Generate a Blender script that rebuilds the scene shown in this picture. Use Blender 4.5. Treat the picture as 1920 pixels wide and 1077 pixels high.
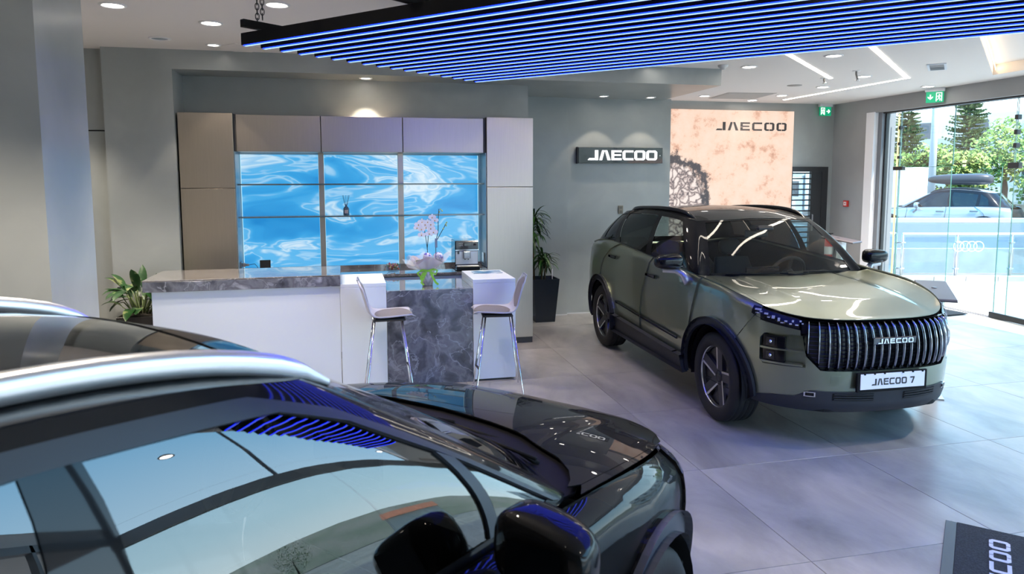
import bpy, bmesh, math, random
from mathutils import Vector, Matrix, Euler
from mathutils.geometry import delaunay_2d_cdt
random.seed(7)
for o in list(bpy.data.objects): bpy.data.objects.remove(o)
SC=bpy.context.scene; COL=SC.collection; PI=math.pi
V=Vector

# ------------------------------------------------------------------ camera
def cam_matrix(yaw,pitch,roll):
    fwd=V((math.sin(yaw),math.cos(yaw),0)); right=V((math.cos(yaw),-math.sin(yaw),0)); up=V((0,0,1))
    f2=fwd*math.cos(pitch)-up*math.sin(pitch); u2=up*math.cos(pitch)+fwd*math.sin(pitch)
    r3=right*math.cos(roll)+u2*math.sin(roll); u3=u2*math.cos(roll)-right*math.sin(roll)
    m=Matrix((r3,u3,-f2)).transposed().to_4x4(); return m
cd=bpy.data.cameras.new('camera'); cam=bpy.data.objects.new('camera',cd); COL.objects.link(cam)
cam.matrix_world=Matrix.Translation((0,0,1.962))@cam_matrix(.2285,.0987,-.002)
cd.sensor_width=36; cd.lens=1335.1*36/1920; cd.shift_y=-(538.5-467.8)/1920; cd.clip_start=.02; cd.clip_end=600
cd.dof.use_dof=True; cd.dof.focus_distance=8.0; cd.dof.aperture_fstop=4.8
SC.camera=cam
# ------------------------------------------------------------------ world, sun, exposure
SC.view_settings.view_transform='Standard'; SC.view_settings.look='None'
SC.view_settings.gamma=1; SC.view_settings.use_curve_mapping=False
SC.view_settings.exposure=0.95
w=bpy.data.worlds.new('sky'); SC.world=w; w.use_nodes=True; nt=w.node_tree; nt.nodes.clear()
out=nt.nodes.new('ShaderNodeOutputWorld'); bg=nt.nodes.new('ShaderNodeBackground')
tc=nt.nodes.new('ShaderNodeTexCoord'); sx=nt.nodes.new('ShaderNodeSeparateXYZ'); cr=nt.nodes.new('ShaderNodeValToRGB')
nt.links.new(tc.outputs['Generated'],sx.inputs[0]); nt.links.new(sx.outputs['Z'],cr.inputs[0])
e=cr.color_ramp.elements; e[0].position=0; e[0].color=(.78,.85,.90,1); e[1].position=.75; e[1].color=(.10,.30,.62,1)
el=e.new(.12); el.color=(.50,.71,.86,1); el=e.new(.35); el.color=(.20,.47,.74,1)
nt.links.new(cr.outputs[0],bg.inputs[0]); bg.inputs[1].default_value=3.4
nt.links.new(bg.outputs[0],out.inputs[0])
sd=bpy.data.lights.new('sun','SUN'); sd.energy=9; sd.angle=.01; sd.color=(1,.96,.88)
so=bpy.data.objects.new('sun',sd); COL.objects.link(so)
so.rotation_euler=V((-.25,.62,-1.15)).to_track_quat('-Z','Y').to_euler()

# ------------------------------------------------------------------ materials
def nodes_of(m): return m.node_tree.nodes, m.node_tree.links
MATS={}
def mat(name,col,rough=.5,metal=0.,spec=.5,coat=0.,emit=None,es=0.,coat_rough=.03,bump=0,bscale=200,var=0,vscale=6,alpha=1,sheen=0,trans=0):
    if name in MATS: return MATS[name]
    m=bpy.data.materials.new(name); m.use_nodes=True; n,l=nodes_of(m); b=n['Principled BSDF']
    b.inputs['Base Color'].default_value=(*col,1); b.inputs['Roughness'].default_value=rough
    b.inputs['Metallic'].default_value=metal; b.inputs['Specular IOR Level'].default_value=spec
    b.inputs['Coat Weight'].default_value=coat; b.inputs['Coat Roughness'].default_value=coat_rough
    b.inputs['Sheen Weight'].default_value=sheen; b.inputs['Transmission Weight'].default_value=trans
    if emit: b.inputs['Emission Color'].default_value=(*emit,1); b.inputs['Emission Strength'].default_value=es
    if bump or var:
        t=n.new('ShaderNodeTexCoord')
    if bump:
        x=n.new('ShaderNodeTexNoise'); x.inputs['Scale'].default_value=bscale; x.inputs['Detail'].default_value=3
        bp=n.new('ShaderNodeBump'); bp.inputs['Strength'].default_value=bump; bp.inputs['Distance'].default_value=.01
        l.new(t.outputs['Object'],x.inputs['Vector']); l.new(x.outputs['Fac'],bp.inputs['Height']); l.new(bp.outputs[0],b.inputs['Normal'])
    if var:
        x=n.new('ShaderNodeTexNoise'); x.inputs['Scale'].default_value=vscale; x.inputs['Detail'].default_value=6
        mr=n.new('ShaderNodeMapRange'); mr.inputs['From Min'].default_value=.3; mr.inputs['From Max'].default_value=.7
        mr.inputs['To Min'].default_value=1-var; mr.inputs['To Max'].default_value=1+var
        mx=n.new('ShaderNodeVectorMath'); mx.operation='SCALE'; mx.inputs[0].default_value=col
        l.new(t.outputs['Object'],x.inputs['Vector']); l.new(x.outputs['Fac'],mr.inputs['Value']); l.new(mr.outputs[0],mx.inputs['Scale']); l.new(mx.outputs[0],b.inputs['Base Color'])
    MATS[name]=m; return m
def emis(name,col,s):
    if name in MATS: return MATS[name]
    m=bpy.data.materials.new(name); m.use_nodes=True; n,l=nodes_of(m); n.clear()
    o=n.new('ShaderNodeOutputMaterial'); e=n.new('ShaderNodeEmission'); e.inputs[0].default_value=(*col,1); e.inputs[1].default_value=s
    l.new(e.outputs[0],o.inputs[0]); MATS[name]=m; return m
def glass(name,tint=(.9,.95,.94),ior=1.45,base=.0,rough=0,gcol=(1,1,1)):
    if name in MATS: return MATS[name]
    m=bpy.data.materials.new(name); m.use_nodes=True; n,l=nodes_of(m); n.clear()
    o=n.new('ShaderNodeOutputMaterial'); t=n.new('ShaderNodeBsdfTransparent'); t.inputs[0].default_value=(*tint,1)
    g=n.new('ShaderNodeBsdfGlossy'); g.inputs['Roughness'].default_value=rough; g.inputs[0].default_value=(*gcol,1)
    f=n.new('ShaderNodeFresnel'); ge=n.new('ShaderNodeNewGeometry'); ma=n.new('ShaderNodeMath'); ma.operation='MULTIPLY_ADD'; ma.inputs[1].default_value=1/ior-ior; ma.inputs[2].default_value=ior
    l.new(ge.outputs['Backfacing'],ma.inputs[0]); l.new(ma.outputs[0],f.inputs[0]); a=n.new('ShaderNodeMath'); a.operation='ADD'; a.use_clamp=True; a.inputs[1].default_value=base
    x=n.new('ShaderNodeMixShader'); l.new(f.outputs[0],a.inputs[0]); l.new(a.outputs[0],x.inputs[0]); l.new(t.outputs[0],x.inputs[1]); l.new(g.outputs[0],x.inputs[2]); l.new(x.outputs[0],o.inputs[0])
    MATS[name]=m; return m
def ramp_mat(name,stops,scale=3,detail=8,rough=.3,warp=0.,emit=0.,stretch=(1,1,1),coat=0,veins=None,bump=0,spec=.5,dist=0.,metal=0):
    """noise (optionally domain warped) through a colour ramp"""
    if name in MATS: return MATS[name]
    m=bpy.data.materials.new(name); m.use_nodes=True; n,l=nodes_of(m); b=n['Principled BSDF']
    t=n.new('ShaderNodeTexCoord'); mp=n.new('ShaderNodeMapping'); mp.inputs['Scale'].default_value=stretch; l.new(t.outputs['Object'],mp.inputs[0])
    vec=mp.outputs[0]
    if warp:
        w1=n.new('ShaderNodeTexNoise'); w1.inputs['Scale'].default_value=scale*.45; w1.inputs['Detail'].default_value=3; l.new(vec,w1.inputs[0])
        s1=n.new('ShaderNodeVectorMath'); s1.operation='SCALE'; s1.inputs['Scale'].default_value=warp; l.new(w1.outputs['Color'],s1.inputs[0])
        a1=n.new('ShaderNodeVectorMath'); l.new(vec,a1.inputs[0]); l.new(s1.outputs[0],a1.inputs[1]); vec=a1.outputs[0]
    x=n.new('ShaderNodeTexNoise'); x.inputs['Scale'].default_value=scale; x.inputs['Detail'].default_value=detail; x.inputs['Distortion'].default_value=dist; l.new(vec,x.inputs[0])
    r=n.new('ShaderNodeValToRGB'); l.new(x.outputs['Fac'],r.inputs[0]); e=r.color_ramp.elements
    e[0].position,e[0].color=stops[0][0],(*stops[0][1],1); e[1].position,e[1].color=stops[-1][0],(*stops[-1][1],1)
    for p,c in stops[1:-1]: q=e.new(p); q.color=(*c,1)
    col=r.outputs[0]
    if veins:
        vc,vs,vw=veins
        y=n.new('ShaderNodeTexNoise'); y.inputs['Scale'].default_value=vs; y.inputs['Detail'].default_value=7; y.inputs['Distortion'].default_value=.6; l.new(vec,y.inputs[0])
        q=n.new('ShaderNodeValToRGB'); l.new(y.outputs['Fac'],q.inputs[0]); f=q.color_ramp.elements
        f[0].position=.5-vw; f[0].color=(0,0,0,1); f[1].position=.5+vw; f[1].color=(0,0,0,1); k=f.new(.5); k.color=(1,1,1,1)
        mx=n.new('ShaderNodeMix'); mx.data_type='RGBA'; l.new(q.outputs[0],mx.inputs[0]); l.new(col,mx.inputs[6]); mx.inputs[7].default_value=(*vc,1); col=mx.outputs[2]
    l.new(col,b.inputs['Base Color']); b.inputs['Roughness'].default_value=rough; b.inputs['Coat Weight'].default_value=coat; b.inputs['Specular IOR Level'].default_value=spec; b.inputs['Metallic'].default_value=metal
    if emit: l.new(col,b.inputs['Emission Color']); b.inputs['Emission Strength'].default_value=emit
    if bump:
        bp=n.new('ShaderNodeBump'); bp.inputs['Strength'].default_value=bump; bp.inputs['Distance'].default_value=.01; l.new(x.outputs['Fac'],bp.inputs['Height']); l.new(bp.outputs[0],b.inputs['Normal'])
    MATS[name]=m; return m

# ------------------------------------------------------------------ object helpers
def tag(o,label=None,cat=None,group=None,kind=None):
    if label: o['label']=label
    if cat: o['category']=cat
    if group: o['group']=group
    if kind: o['kind']=kind
    return o
def empty(name,loc=(0,0,0),rz=0,label=None,cat=None,group=None,kind=None):
    o=bpy.data.objects.new(name,None); COL.objects.link(o); o.location=loc; o.rotation_euler=(0,0,rz); o.empty_display_size=.1
    return tag(o,label,cat,group,kind)
class MB:
    def __init__(s): s.v=[]; s.f=[]; s.sm=[]
    def add(s,vs,fs,smooth=False,M=None):
        k=len(s.v); s.v+=[(M@V(p)) if M is not None else V(p) for p in vs]; s.f+=[tuple(i+k for i in f) for f in fs]; s.sm+=[smooth]*len(fs); return s
    def box(s,x0,y0,z0,x1,y1,z1,bev=0,M=None,seg=1):
        x0,x1=min(x0,x1),max(x0,x1); y0,y1=min(y0,y1),max(y0,y1); z0,z1=min(z0,z1),max(z0,z1)
        bev=min(bev,.45*min(x1-x0,y1-y0,z1-z0))
        bm=bmesh.new(); bmesh.ops.create_cube(bm,size=1)
        for v in bm.verts: v.co=V((x0 if v.co.x<0 else x1,y0 if v.co.y<0 else y1,z0 if v.co.z<0 else z1))
        if bev>1e-5: bmesh.ops.bevel(bm,geom=bm.edges[:],offset=bev,segments=seg,affect='EDGES',profile=.5)
        bm.verts.index_update(); vs=[v.co.copy() for v in bm.verts]; fs=[tuple(v.index for v in f.verts) for f in bm.faces]; bm.free()
        return s.add(vs,fs,False,M)
    def prism(s,poly,z0,z1,M=None,smooth=False):
        n=len(poly); a=sum(poly[i][0]*poly[(i+1)%n][1]-poly[(i+1)%n][0]*poly[i][1] for i in range(n))
        if a<0: poly=poly[::-1]
        vs=[(x,y,z0) for x,y in poly]+[(x,y,z1) for x,y in poly]
        fs=[tuple(range(n))[::-1],tuple(range(n,2*n))]+[(i,(i+1)%n,n+(i+1)%n,n+i) for i in range(n)]
        return s.add(vs,fs,smooth,M)
    def lathe(s,prof,n=24,M=None,smooth=True,cap=True):
        vs=[];fs=[];m=len(prof)
        for i in range(n):
            a=2*PI*i/n
            for r,z in prof: vs.append((r*math.cos(a),r*math.sin(a),z))
        for i in range(n):
            j=(i+1)%n
            for k in range(m-1): fs.append((i*m+k,j*m+k,j*m+k+1,i*m+k+1))
        s.add(vs,fs,smooth,M)
        if cap:
            for k,rev in ((0,True),(m-1,False)):
                if prof[k][0]>1e-4:
                    ring=[i*m+k for i in range(n)]
                    s.add([vs[i] for i in ring],[tuple(range(n))[::-1] if rev else tuple(range(n))],False,M)
        return s
    def tube(s,pts,r,n=8,closed=False,M=None,smooth=True):
        pts=[V(p) for p in pts]; N=len(pts); vs=[];fs=[]
        rr=r if isinstance(r,(list,tuple)) else [r]*N
        up=V((0,0,1)); prev=None
        for i,p in enumerate(pts):
            if closed: d=pts[(i+1)%N]-pts[i-1]
            else: d=pts[min(i+1,N-1)]-pts[max(i-1,0)]
            d=d.normalized() if d.length>1e-9 else V((0,0,1))
            if prev is None:
                a=up if abs(d.z)<.9 else V((1,0,0)); x=d.cross(a).normalized()
            else:
                x=prev-d*prev.dot(d); x=x.normalized() if x.length>1e-6 else d.orthogonal().normalized()
            prev=x; y=d.cross(x)
            for k in range(n):
                t=2*PI*k/n; vs.append(p+(x*math.cos(t)+y*math.sin(t))*rr[i])
        for i in range(N if closed else N-1):
            j=(i+1)%N
            for k in range(n): fs.append((i*n+k,i*n+(k+1)%n,j*n+(k+1)%n,j*n+k))
        if not closed: fs+= [tuple(range(n))[::-1],tuple(range((N-1)*n,N*n))]
        return s.add(vs,fs,smooth,M)
    def grid(s,fn,nu,nv,M=None,smooth=True,flip=False,closeu=False):
        vs=[fn(i/nu,j/nv) for i in range(nu+(0 if closeu else 1)) for j in range(nv+1)]; fs=[]
        U=nu if closeu else nu+1
        for i in range(nu):
            i2=(i+1)%U
            for j in range(nv):
                q=(i*(nv+1)+j,i2*(nv+1)+j,i2*(nv+1)+j+1,i*(nv+1)+j+1); fs.append(q[::-1] if flip else q)
        return s.add(vs,fs,smooth,M)
    def build(s,name,m,parent=None,kind=None,weld=False):
        me=bpy.data.meshes.new(name); me.from_pydata([tuple(v) for v in s.v],[],s.f); 
        me.polygons.foreach_set('use_smooth',s.sm); me.update()
        if m: me.materials.append(m)
        o=bpy.data.objects.new(name,me); COL.objects.link(o)
        if parent: o.parent=parent
        if kind: o['kind']=kind
        return o
def sellipsoid(mb,c,r,n=16,m=10,M=None):
    def fn(u,v):
        a=u*2*PI; b=(v-.5)*PI; return V((c[0]+r[0]*math.cos(a)*math.cos(b),c[1]+r[1]*math.sin(a)*math.cos(b),c[2]+r[2]*math.sin(b)))
    return mb.grid(fn,n,m,M=M,closeu=True)
def copy_tree(o,parent=None):
    c=o.copy(); COL.objects.link(c)
    if parent: c.parent=parent
    for ch in list(o.children): copy_tree(ch,c)
    return c
def TR(loc=(0,0,0),rx=0,ry=0,rz=0): return Matrix.Translation(loc)@Euler((rx,ry,rz)).to_matrix().to_4x4()

# ------------------------------------------------------------------ lettering of the showroom's wordmark
def mirror(poly,w): return [(w-x,y) for x,y in poly][::-1]
_h=[(.47,1),(.15,1),(0,.84),(0,.16),(.15,0),(.47,0),(.47,.2),(.25,.2),(.22,.24),(.22,.76),(.25,.8),(.47,.8)]
LET={'J':(1.0,[[(.06,0),(.67,0),(.67,.2),(.20,.2)],[(.72,0),(1,0),(1,1),(.72,1)]]),
 'A':(1.0,[[(0,0),(.24,0),(.44,.86),(.44,1),(.26,1)],[(.5,1),(.70,1),(1.02,0),(.76,0)]]),
 'E':(.92,[[(0,0),(.92,0),(.92,.2),(.22,.2),(.22,.4),(0,.4)],[(0,.44),(.86,.44),(.86,.6),(.22,.6),(.22,.8),(.92,.8),(.92,1),(0,1)]]),
 'C':(.98,[[(.98,1),(.15,1),(0,.84),(0,.16),(.15,0),(.98,0),(.98,.2),(.25,.2),(.22,.24),(.22,.76),(.25,.8),(.98,.8)]]),
 'O':(1.0,[_h,mirror(_h,1.0)]),
 '7':(.8,[[(0,1),(.82,1),(.82,.84),(.46,0),(.2,0),(.56,.8),(0,.8)]]),' ':(.3,[])}
def word(text,parent,M,width,height,thick,m,name='letter',gap=.2,mp=None):
    tot=sum(LET[c][0] for c in text)+gap*(len(text)-1); sx=width/tot; x=0; res=[]
    for c in text:
        wd,polys=LET[c]
        mb=MB()
        for p in polys:
            mb.prism([((x+a)*sx,b*height) for a,b in p],0,thick,M)
        if polys: res.append(mb.build(name,m,parent))
        x+=wd+gap
    return res
def dense(poly,step):
    out=[]
    for i in range(len(poly)):
        a=V(poly[i]); b=V(poly[(i+1)%len(poly)]); n=max(1,int(math.ceil((b-a).length/step)))
        out+=[a+(b-a)*k/n for k in range(n)]
    return out
def inpoly(p,poly):
    x,y=p; c=False; n=len(poly); j=n-1
    for i in range(n):
        xi,yi=poly[i][0],poly[i][1]; xj,yj=poly[j][0],poly[j][1]
        if (yi>y)!=(yj>y) and x<(xj-xi)*(y-yi)/(yj-yi)+xi: c=not c
        j=i
    return c
def panel(name,poly,mp,m,parent,step=.05,depth=.012,holes=(),off=0.,scale=(1,1),flip=False,gap=.0,kind=None,rimin=True):
    """a sheet with the outline poly (in a surface's own 2-D coordinates) laid on the curved surface mp, with turned-in edges"""
    sa,sb=scale
    P=[dense([(a*sa,b*sb) for a,b in poly],step)]+[dense([(a*sa,b*sb) for a,b in h],step) for h in holes]
    pts=[];edges=[]
    for loop in P:
        k=len(pts); pts+=[V((p.x,p.y)) for p in loop]; edges+=[(k+i,k+(i+1)%len(loop)) for i in range(len(loop))]
    xs=[p.x for p in P[0]]; ys=[p.y for p in P[0]]; bnd=list(pts)
    cell={}
    for p in bnd: cell.setdefault((int(p.x//step),int(p.y//step)),[]).append(p)
    x=min(xs)+step*.5
    while x<max(xs):
        y=min(ys)+step*.5
        while y<max(ys):
            q=V((x,y))
            if inpoly(q,P[0]) and not any(inpoly(q,h) for h in P[1:]):
                ci,cj=int(x//step),int(y//step); near=False
                for i in (-1,0,1):
                    for j in (-1,0,1):
                        for r in cell.get((ci+i,cj+j),()):
                            if (r-q).length<step*.45: near=True
                if not near: pts.append(q)
            y+=step
        x+=step
    vv,ee,ff,_,_,_=delaunay_2d_cdt(pts,edges,[],0,1e-7)
    F=[]
    for f in ff:
        c=(vv[f[0]]+vv[f[1]]+vv[f[2]])/3
        if inpoly(c,P[0]) and not any(inpoly(c,h) for h in P[1:]): F.append(tuple(f))
    used={}; 
    for f in F:
        for i in range(3): used.setdefault(tuple(sorted((f[i],f[(i+1)%3]))),[]).append((f[i],f[(i+1)%3]))
    h=1e-3; pos=[];nor=[]
    for p in vv:
        a,b=p.x/sa,p.y/sb
        p0=mp(a,b,off); da=mp(a+h/sa,b,off)-mp(a-h/sa,b,off); db=mp(a,b+h/sb,off)-mp(a,b-h/sb,off)
        n=da.cross(db); n=n.normalized() if n.length>1e-14 else V((0,0,1))
        if flip: n=-n
        pos.append(p0); nor.append(n)
    verts=list(pos); faces=[]; ln=[]
    for f in F:
        g=(pos[f[1]]-pos[f[0]]).cross(pos[f[2]]-pos[f[0]]).dot(nor[f[0]]+nor[f[1]]+nor[f[2]])
        f=f if g>0 else f[::-1]; faces.append(f); ln+=[nor[i] for i in f]
    nf=len(faces)
    if depth>0:
        k={}
        for key,l in used.items():
            if len(l)==1:
                for i in key:
                    if i not in k: k[i]=(len(verts),len(verts)+1); verts.append(pos[i].copy()); verts.append(pos[i]-nor[i]*depth)
        fset={}
        for f in faces[:nf]:
            for i in range(3): fset[(f[i],f[(i+1)%3])]=1
        for key,l in used.items():
            if len(l)==1:
                a,b=key
                if (a,b) not in fset: a,b=b,a
                q=(k[b][0],k[a][0],k[a][1],k[b][1]); faces.append(q)
                n=(verts[q[1]]-verts[q[0]]).cross(verts[q[2]]-verts[q[1]]); n=n.normalized() if n.length>1e-12 else V((0,0,1))
                ln+=[n]*4
    me=bpy.data.meshes.new(name); me.from_pydata([tuple(v) for v in verts],[],faces)
    me.polygons.foreach_set('use_smooth',[True]*len(faces)); me.update()
    me.normals_split_custom_set([tuple(n) for n in ln])
    me.materials.append(m); o=bpy.data.objects.new(name,me); COL.objects.link(o)
    if parent: o.parent=parent
    if kind: o['kind']=kind
    return o
def lerp(a,b,t): return a+(b-a)*t
def interp(tab,x):
    """smooth (Hermite) interpolation of a table of (x, y), x ascending"""
    if x<=tab[0][0]: return tab[0][1]+ (x-tab[0][0])*(tab[1][1]-tab[0][1])/(tab[1][0]-tab[0][0])
    if x>=tab[-1][0]: return tab[-1][1]+(x-tab[-1][0])*(tab[-1][1]-tab[-2][1])/(tab[-1][0]-tab[-2][0])
    for i in range(len(tab)-1):
        if x<=tab[i+1][0]:
            x0,y0=tab[i]; x1,y1=tab[i+1]; h=x1-x0; t=(x-x0)/h
            m0=(y1-tab[i-1][1])/(x1-tab[i-1][0]) if i>0 else (y1-y0)/h
            m1=(tab[i+2][1]-y0)/(tab[i+2][0]-x0) if i+2<len(tab) else (y1-y0)/h
            return (2*t**3-3*t*t+1)*y0+(t**3-2*t*t+t)*h*m0+(-2*t**3+3*t*t)*y1+(t**3-t*t)*h*m1
def catmull(P,u):
    n=len(P)-1; i=min(max(int(math.floor(u)),0),n-1); t=u-i
    p1=P[i];p2=P[i+1]; p0=P[i-1] if i>0 else p1*2-p2; p3=P[i+2] if i+2<=n else p2*2-p1
    return .5*((2*p1)+(p2-p0)*t+(2*p0-5*p1+4*p2-p3)*t*t+(3*p1-p0-3*p2+p3)*t**3)
# ------------------------------------------------------------------ the showroom shell
WALL=ramp_mat('grey green plaster',[(.3,(.265,.285,.278)),(.5,(.295,.315,.308)),(.72,(.34,.36,.35))],scale=1.6,detail=6,rough=.30,spec=.45,dist=.4)
WALLM=ramp_mat('grey matt wall',[(.3,(.27,.28,.285)),(.7,(.32,.33,.335))],scale=1.2,rough=.55)
CEIL=mat('ceiling white',(.74,.715,.70),.75,spec=.2)
BLK=mat('black metal',(.012,.012,.013),.4); CHR=mat('chrome',(.8,.8,.82),.06,1); STEEL=mat('brushed steel',(.55,.55,.56),.28,1)
def S(name,mb,m,parent=None): return mb.build(name,m,parent,kind='structure')
ZC=3.3
# floor: 1.19 m square tiles
fb=MB(); fb.box(-7,-6,-.12,8.86,13,-.012); floor=S('floor',fb,mat('grout',(.42,.42,.41),.7))
def tile_mat():
    m=bpy.data.materials.new('concrete look tile'); m.use_nodes=True; n,l=nodes_of(m); b=n['Principled BSDF']
    g=n.new('ShaderNodeNewGeometry'); oi=n.new('ShaderNodeObjectInfo')
    mp=n.new('ShaderNodeMapping'); mp.inputs['Scale'].default_value=(1,.45,1); l.new(g.outputs['Position'],mp.inputs[0])
    a=n.new('ShaderNodeVectorMath'); l.new(mp.outputs[0],a.inputs[0]); sc=n.new('ShaderNodeVectorMath'); sc.operation='SCALE'; sc.inputs[0].default_value=(37,19,5); l.new(oi.outputs['Random'],sc.inputs['Scale']); l.new(sc.outputs[0],a.inputs[1])
    x=n.new('ShaderNodeTexNoise'); x.inputs['Scale'].default_value=2.2; x.inputs['Detail'].default_value=9; x.inputs['Roughness'].default_value=.62; x.inputs['Distortion'].default_value=.5; l.new(a.outputs[0],x.inputs[0])
    r=n.new('ShaderNodeValToRGB'); l.new(x.outputs['Fac'],r.inputs[0]); e=r.color_ramp.elements
    e[0].position=.3; e[0].color=(.17,.165,.17,1); e[1].position=.72; e[1].color=(.38,.365,.355,1); k=e.new(.5); k.color=(.27,.265,.265,1)
    y=n.new('ShaderNodeTexNoise'); y.inputs['Scale'].default_value=1.3; y.inputs['Detail'].default_value=3; l.new(a.outputs[0],y.inputs[0])
    mr=n.new('ShaderNodeMapRange'); mr.inputs['To Min'].default_value=.24; mr.inputs['To Max'].default_value=.40; l.new(y.outputs['Fac'],mr.inputs['Value'])
    l.new(r.outputs[0],b.inputs['Base Color']); l.new(mr.outputs[0],b.inputs['Roughness']); b.inputs['Specular IOR Level'].default_value=.5
    return m
TILE=tile_mat(); T=1.19; tb=MB(); tb.box(-T/2+.0015,-T/2*1.004+.0015,-.012,T/2-.0015,T/2*1.004-.0015,0,.0012); t0=None
gx=[2.285+T*k for k in range(-8,7)]; gy=[4.24+1.195*k for k in range(-8,8)]
for X in gx[:-1]:
    for Y in gy[:-1]:
        if X+T>8.9: continue
        if t0 is None: t0=tb.build('tile',TILE,floor); o=t0
        else: o=t0.copy(); COL.objects.link(o)
        o.location=(X+T/2,Y+T/2*1.004,0)
X=gx[-1] 
# ceiling with the lowered perimeter recess on the right
def poly_ceiling(poly,holes,z,name,m):
    loops=[poly]+holes; pts=[];edges=[]
    for lp in loops:
        k=len(pts); pts+=[V(p) for p in lp]; edges+=[(k+i,k+(i+1)%len(lp)) for i in range(len(lp))]
    vv,_,ff,_,_,_=delaunay_2d_cdt(pts,edges,[],0,1e-6); F=[]
    for f in ff:
        c=(vv[f[0]]+vv[f[1]]+vv[f[2]])/3
        if inpoly(c,poly) and not any(inpoly(c,h) for h in holes): F.append(tuple(f)[::-1])
    mb=MB(); mb.add([(p.x,p.y,z) for p in vv],F); mb.add([(p.x,p.y,z+.25) for p in vv],[f[::-1] for f in F]); return S(name,mb,m)
cut=[(3.46,3.62),(8.27,7.81),(8.27,3.62)]
void=[(2.4,-3.19),(8.94,-3.19),(8.94,3.1),(6.2,3.1)]  # unseen tall glazed void, added for sky reflections in the black car's window
poly_ceiling([(-7,-6),(8.95,-6),(8.95,13),(-7,13)],[cut,void],ZC,'ceiling',CEIL)
vh=6.6; vb=MB(); vb.prism(void,vh,vh+.2); S('ceiling_added_void',vb,CEIL)
vb=MB(); vb.add([(2.4,-3.19,ZC),(6.2,3.1,ZC),(6.2,3.1,vh),(2.4,-3.19,vh)],[(0,1,2,3)]); vb.add([(6.2,3.1,ZC),(8.94,3.1,ZC),(8.94,3.1,vh),(6.2,3.1,vh)],[(0,1,2,3)]); S('wall_added_void',vb,CEIL)
vb=MB()
for yy in (-3.15,-.1,3.05): vb.box(8.78,yy-.04,ZC,8.88,yy+.04,vh)
for xx in (2.4,5.6,8.8): vb.box(xx-.04,-3.2,ZC,xx+.04,-3.1,vh)
S('window_added_void',vb,mat('grey frame',(.16,.17,.19),.4))  # frames of the added glazing around the unseen void
rc=MB(); rc.box(3.3,3.4,ZC+.13,8.5,8.0,ZC+.17); S('trim_1',rc,CEIL)
rr=MB(); n=len(cut); rr.add([(x,y,ZC) for x,y in cut]+[(x,y,ZC+.14) for x,y in cut],[(i,(i+1)%n,n+(i+1)%n,n+i) for i in range(n)]); S('trim_2',rr,CEIL)
def thing1(name,mb,m,label,cat,group=None,parent=None): return tag(mb.build(name,m,parent),label,cat,group)
d=(V(cut[1])-V(cut[0])).normalized(); nn=V((d.y,-d.x)); cv=MB(); a=V(cut[0])+d*.2+nn*.03; b=V(cut[1])-d*.05+nn*.03
cv.add([(a.x,a.y,ZC+.05),(b.x,b.y,ZC+.05),(b.x,b.y,ZC+.09),(a.x,a.y,ZC+.09)],[(0,1,2,3)]); 
thing1('cove_light',cv,emis('warm cove',(1,.72,.42),4),'warm light strip hidden in the ceiling recess at upper right','lamp')
# walls
def wall(name,x0,y0,z0,x1,y1,z1,m=WALL): 
    b=MB(); b.box(x0,y0,z0,x1,y1,z1); return S(name,b,m)
wall('wall_back',-2.38,8.10,0,-1.72,8.7,ZC)                 # left of the cabinet niche
wall('wall_back_recess',-4.6,8.22,0,-2.38,8.5,2.46); wall('wall_back_recess',-4.6,8.24,2.475,-2.38,8.5,ZC)
wall('wall_back_groove',-4.6,8.26,2.46,-2.38,8.5,2.475,BLK)
wall('wall_left',-7,-6,0,-6.9,8.5,ZC); wall('wall_left_return',-6.9,8.3,0,-4.6,8.5,ZC)
wall('beam',-1.72,8.10,3.10,4.53,9.95,ZC)                   # fascia over the niche and the wordmark wall
wall('wall_niche',-1.9,8.58,0,2.2,9.95,3.10)
wall('wall_right_of_niche',2.2,9.72,0,3.075,9.95,3.10); wall('wall_middle',3.075,9.8,0,4.68,9.95,3.12)
wall('wall_far',4.3,11.5,0,7.84,11.62,ZC); wall('wall_far_above_door',7.84,11.5,2.17,8.62,11.62,ZC); wall('wall_far_corner',8.62,11.5,0,8.95,11.62,ZC)
wall('wall_right',8.72,10.64,0,8.95,11.5,ZC,WALLM)
wall('wall_right_lintel',8.72,-3.2,3.06,8.95,10.64,ZC,WALLM)
jb=MB(); jb.box(8.70,10.45,0,8.98,10.64,3.07); S('trim_3',jb,mat('white reveal',(.80,.81,.84),.5))
jb=MB(); jb.box(8.78,10.36,0,9.05,10.45,3.07); S('trim_4',jb,mat('grey frame',(.16,.17,.19),.4))
bb=MB(); bb.box(2.2,9.705,0,3.075,9.72,.012); bb.box(3.075,9.785,0,4.68,9.8,.012); S('baseboard_back',bb,mat('sealant',(.5,.5,.52),.5))
# column by the left edge
wall('column',-2.45,4.65,0,-1.70,5.44,ZC)
# the unseen facade behind the camera: added solid wall left, mullions right
wall('wall_front_added',-6.9,-3.25,0,.9,-3.1,ZC)  # solid wall added so the left cabinet metal reflects dark
fr=MB()
for xx in (1.2,3.9,6.6,8.8): fr.box(xx-.04,-3.2,0,xx+.04,-3.1,ZC)
fr.box(.9,-3.2,ZC-.12,8.9,-3.1,ZC); S('window_2',fr,mat('grey frame',(.16,.17,.19),.4))
wall('wall_added_sun_overhang',-7,-6,ZC-.02,8.95,-3.2,ZC+.25,CEIL)  # unseen roof overhang added to keep the sun off the floor
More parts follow.
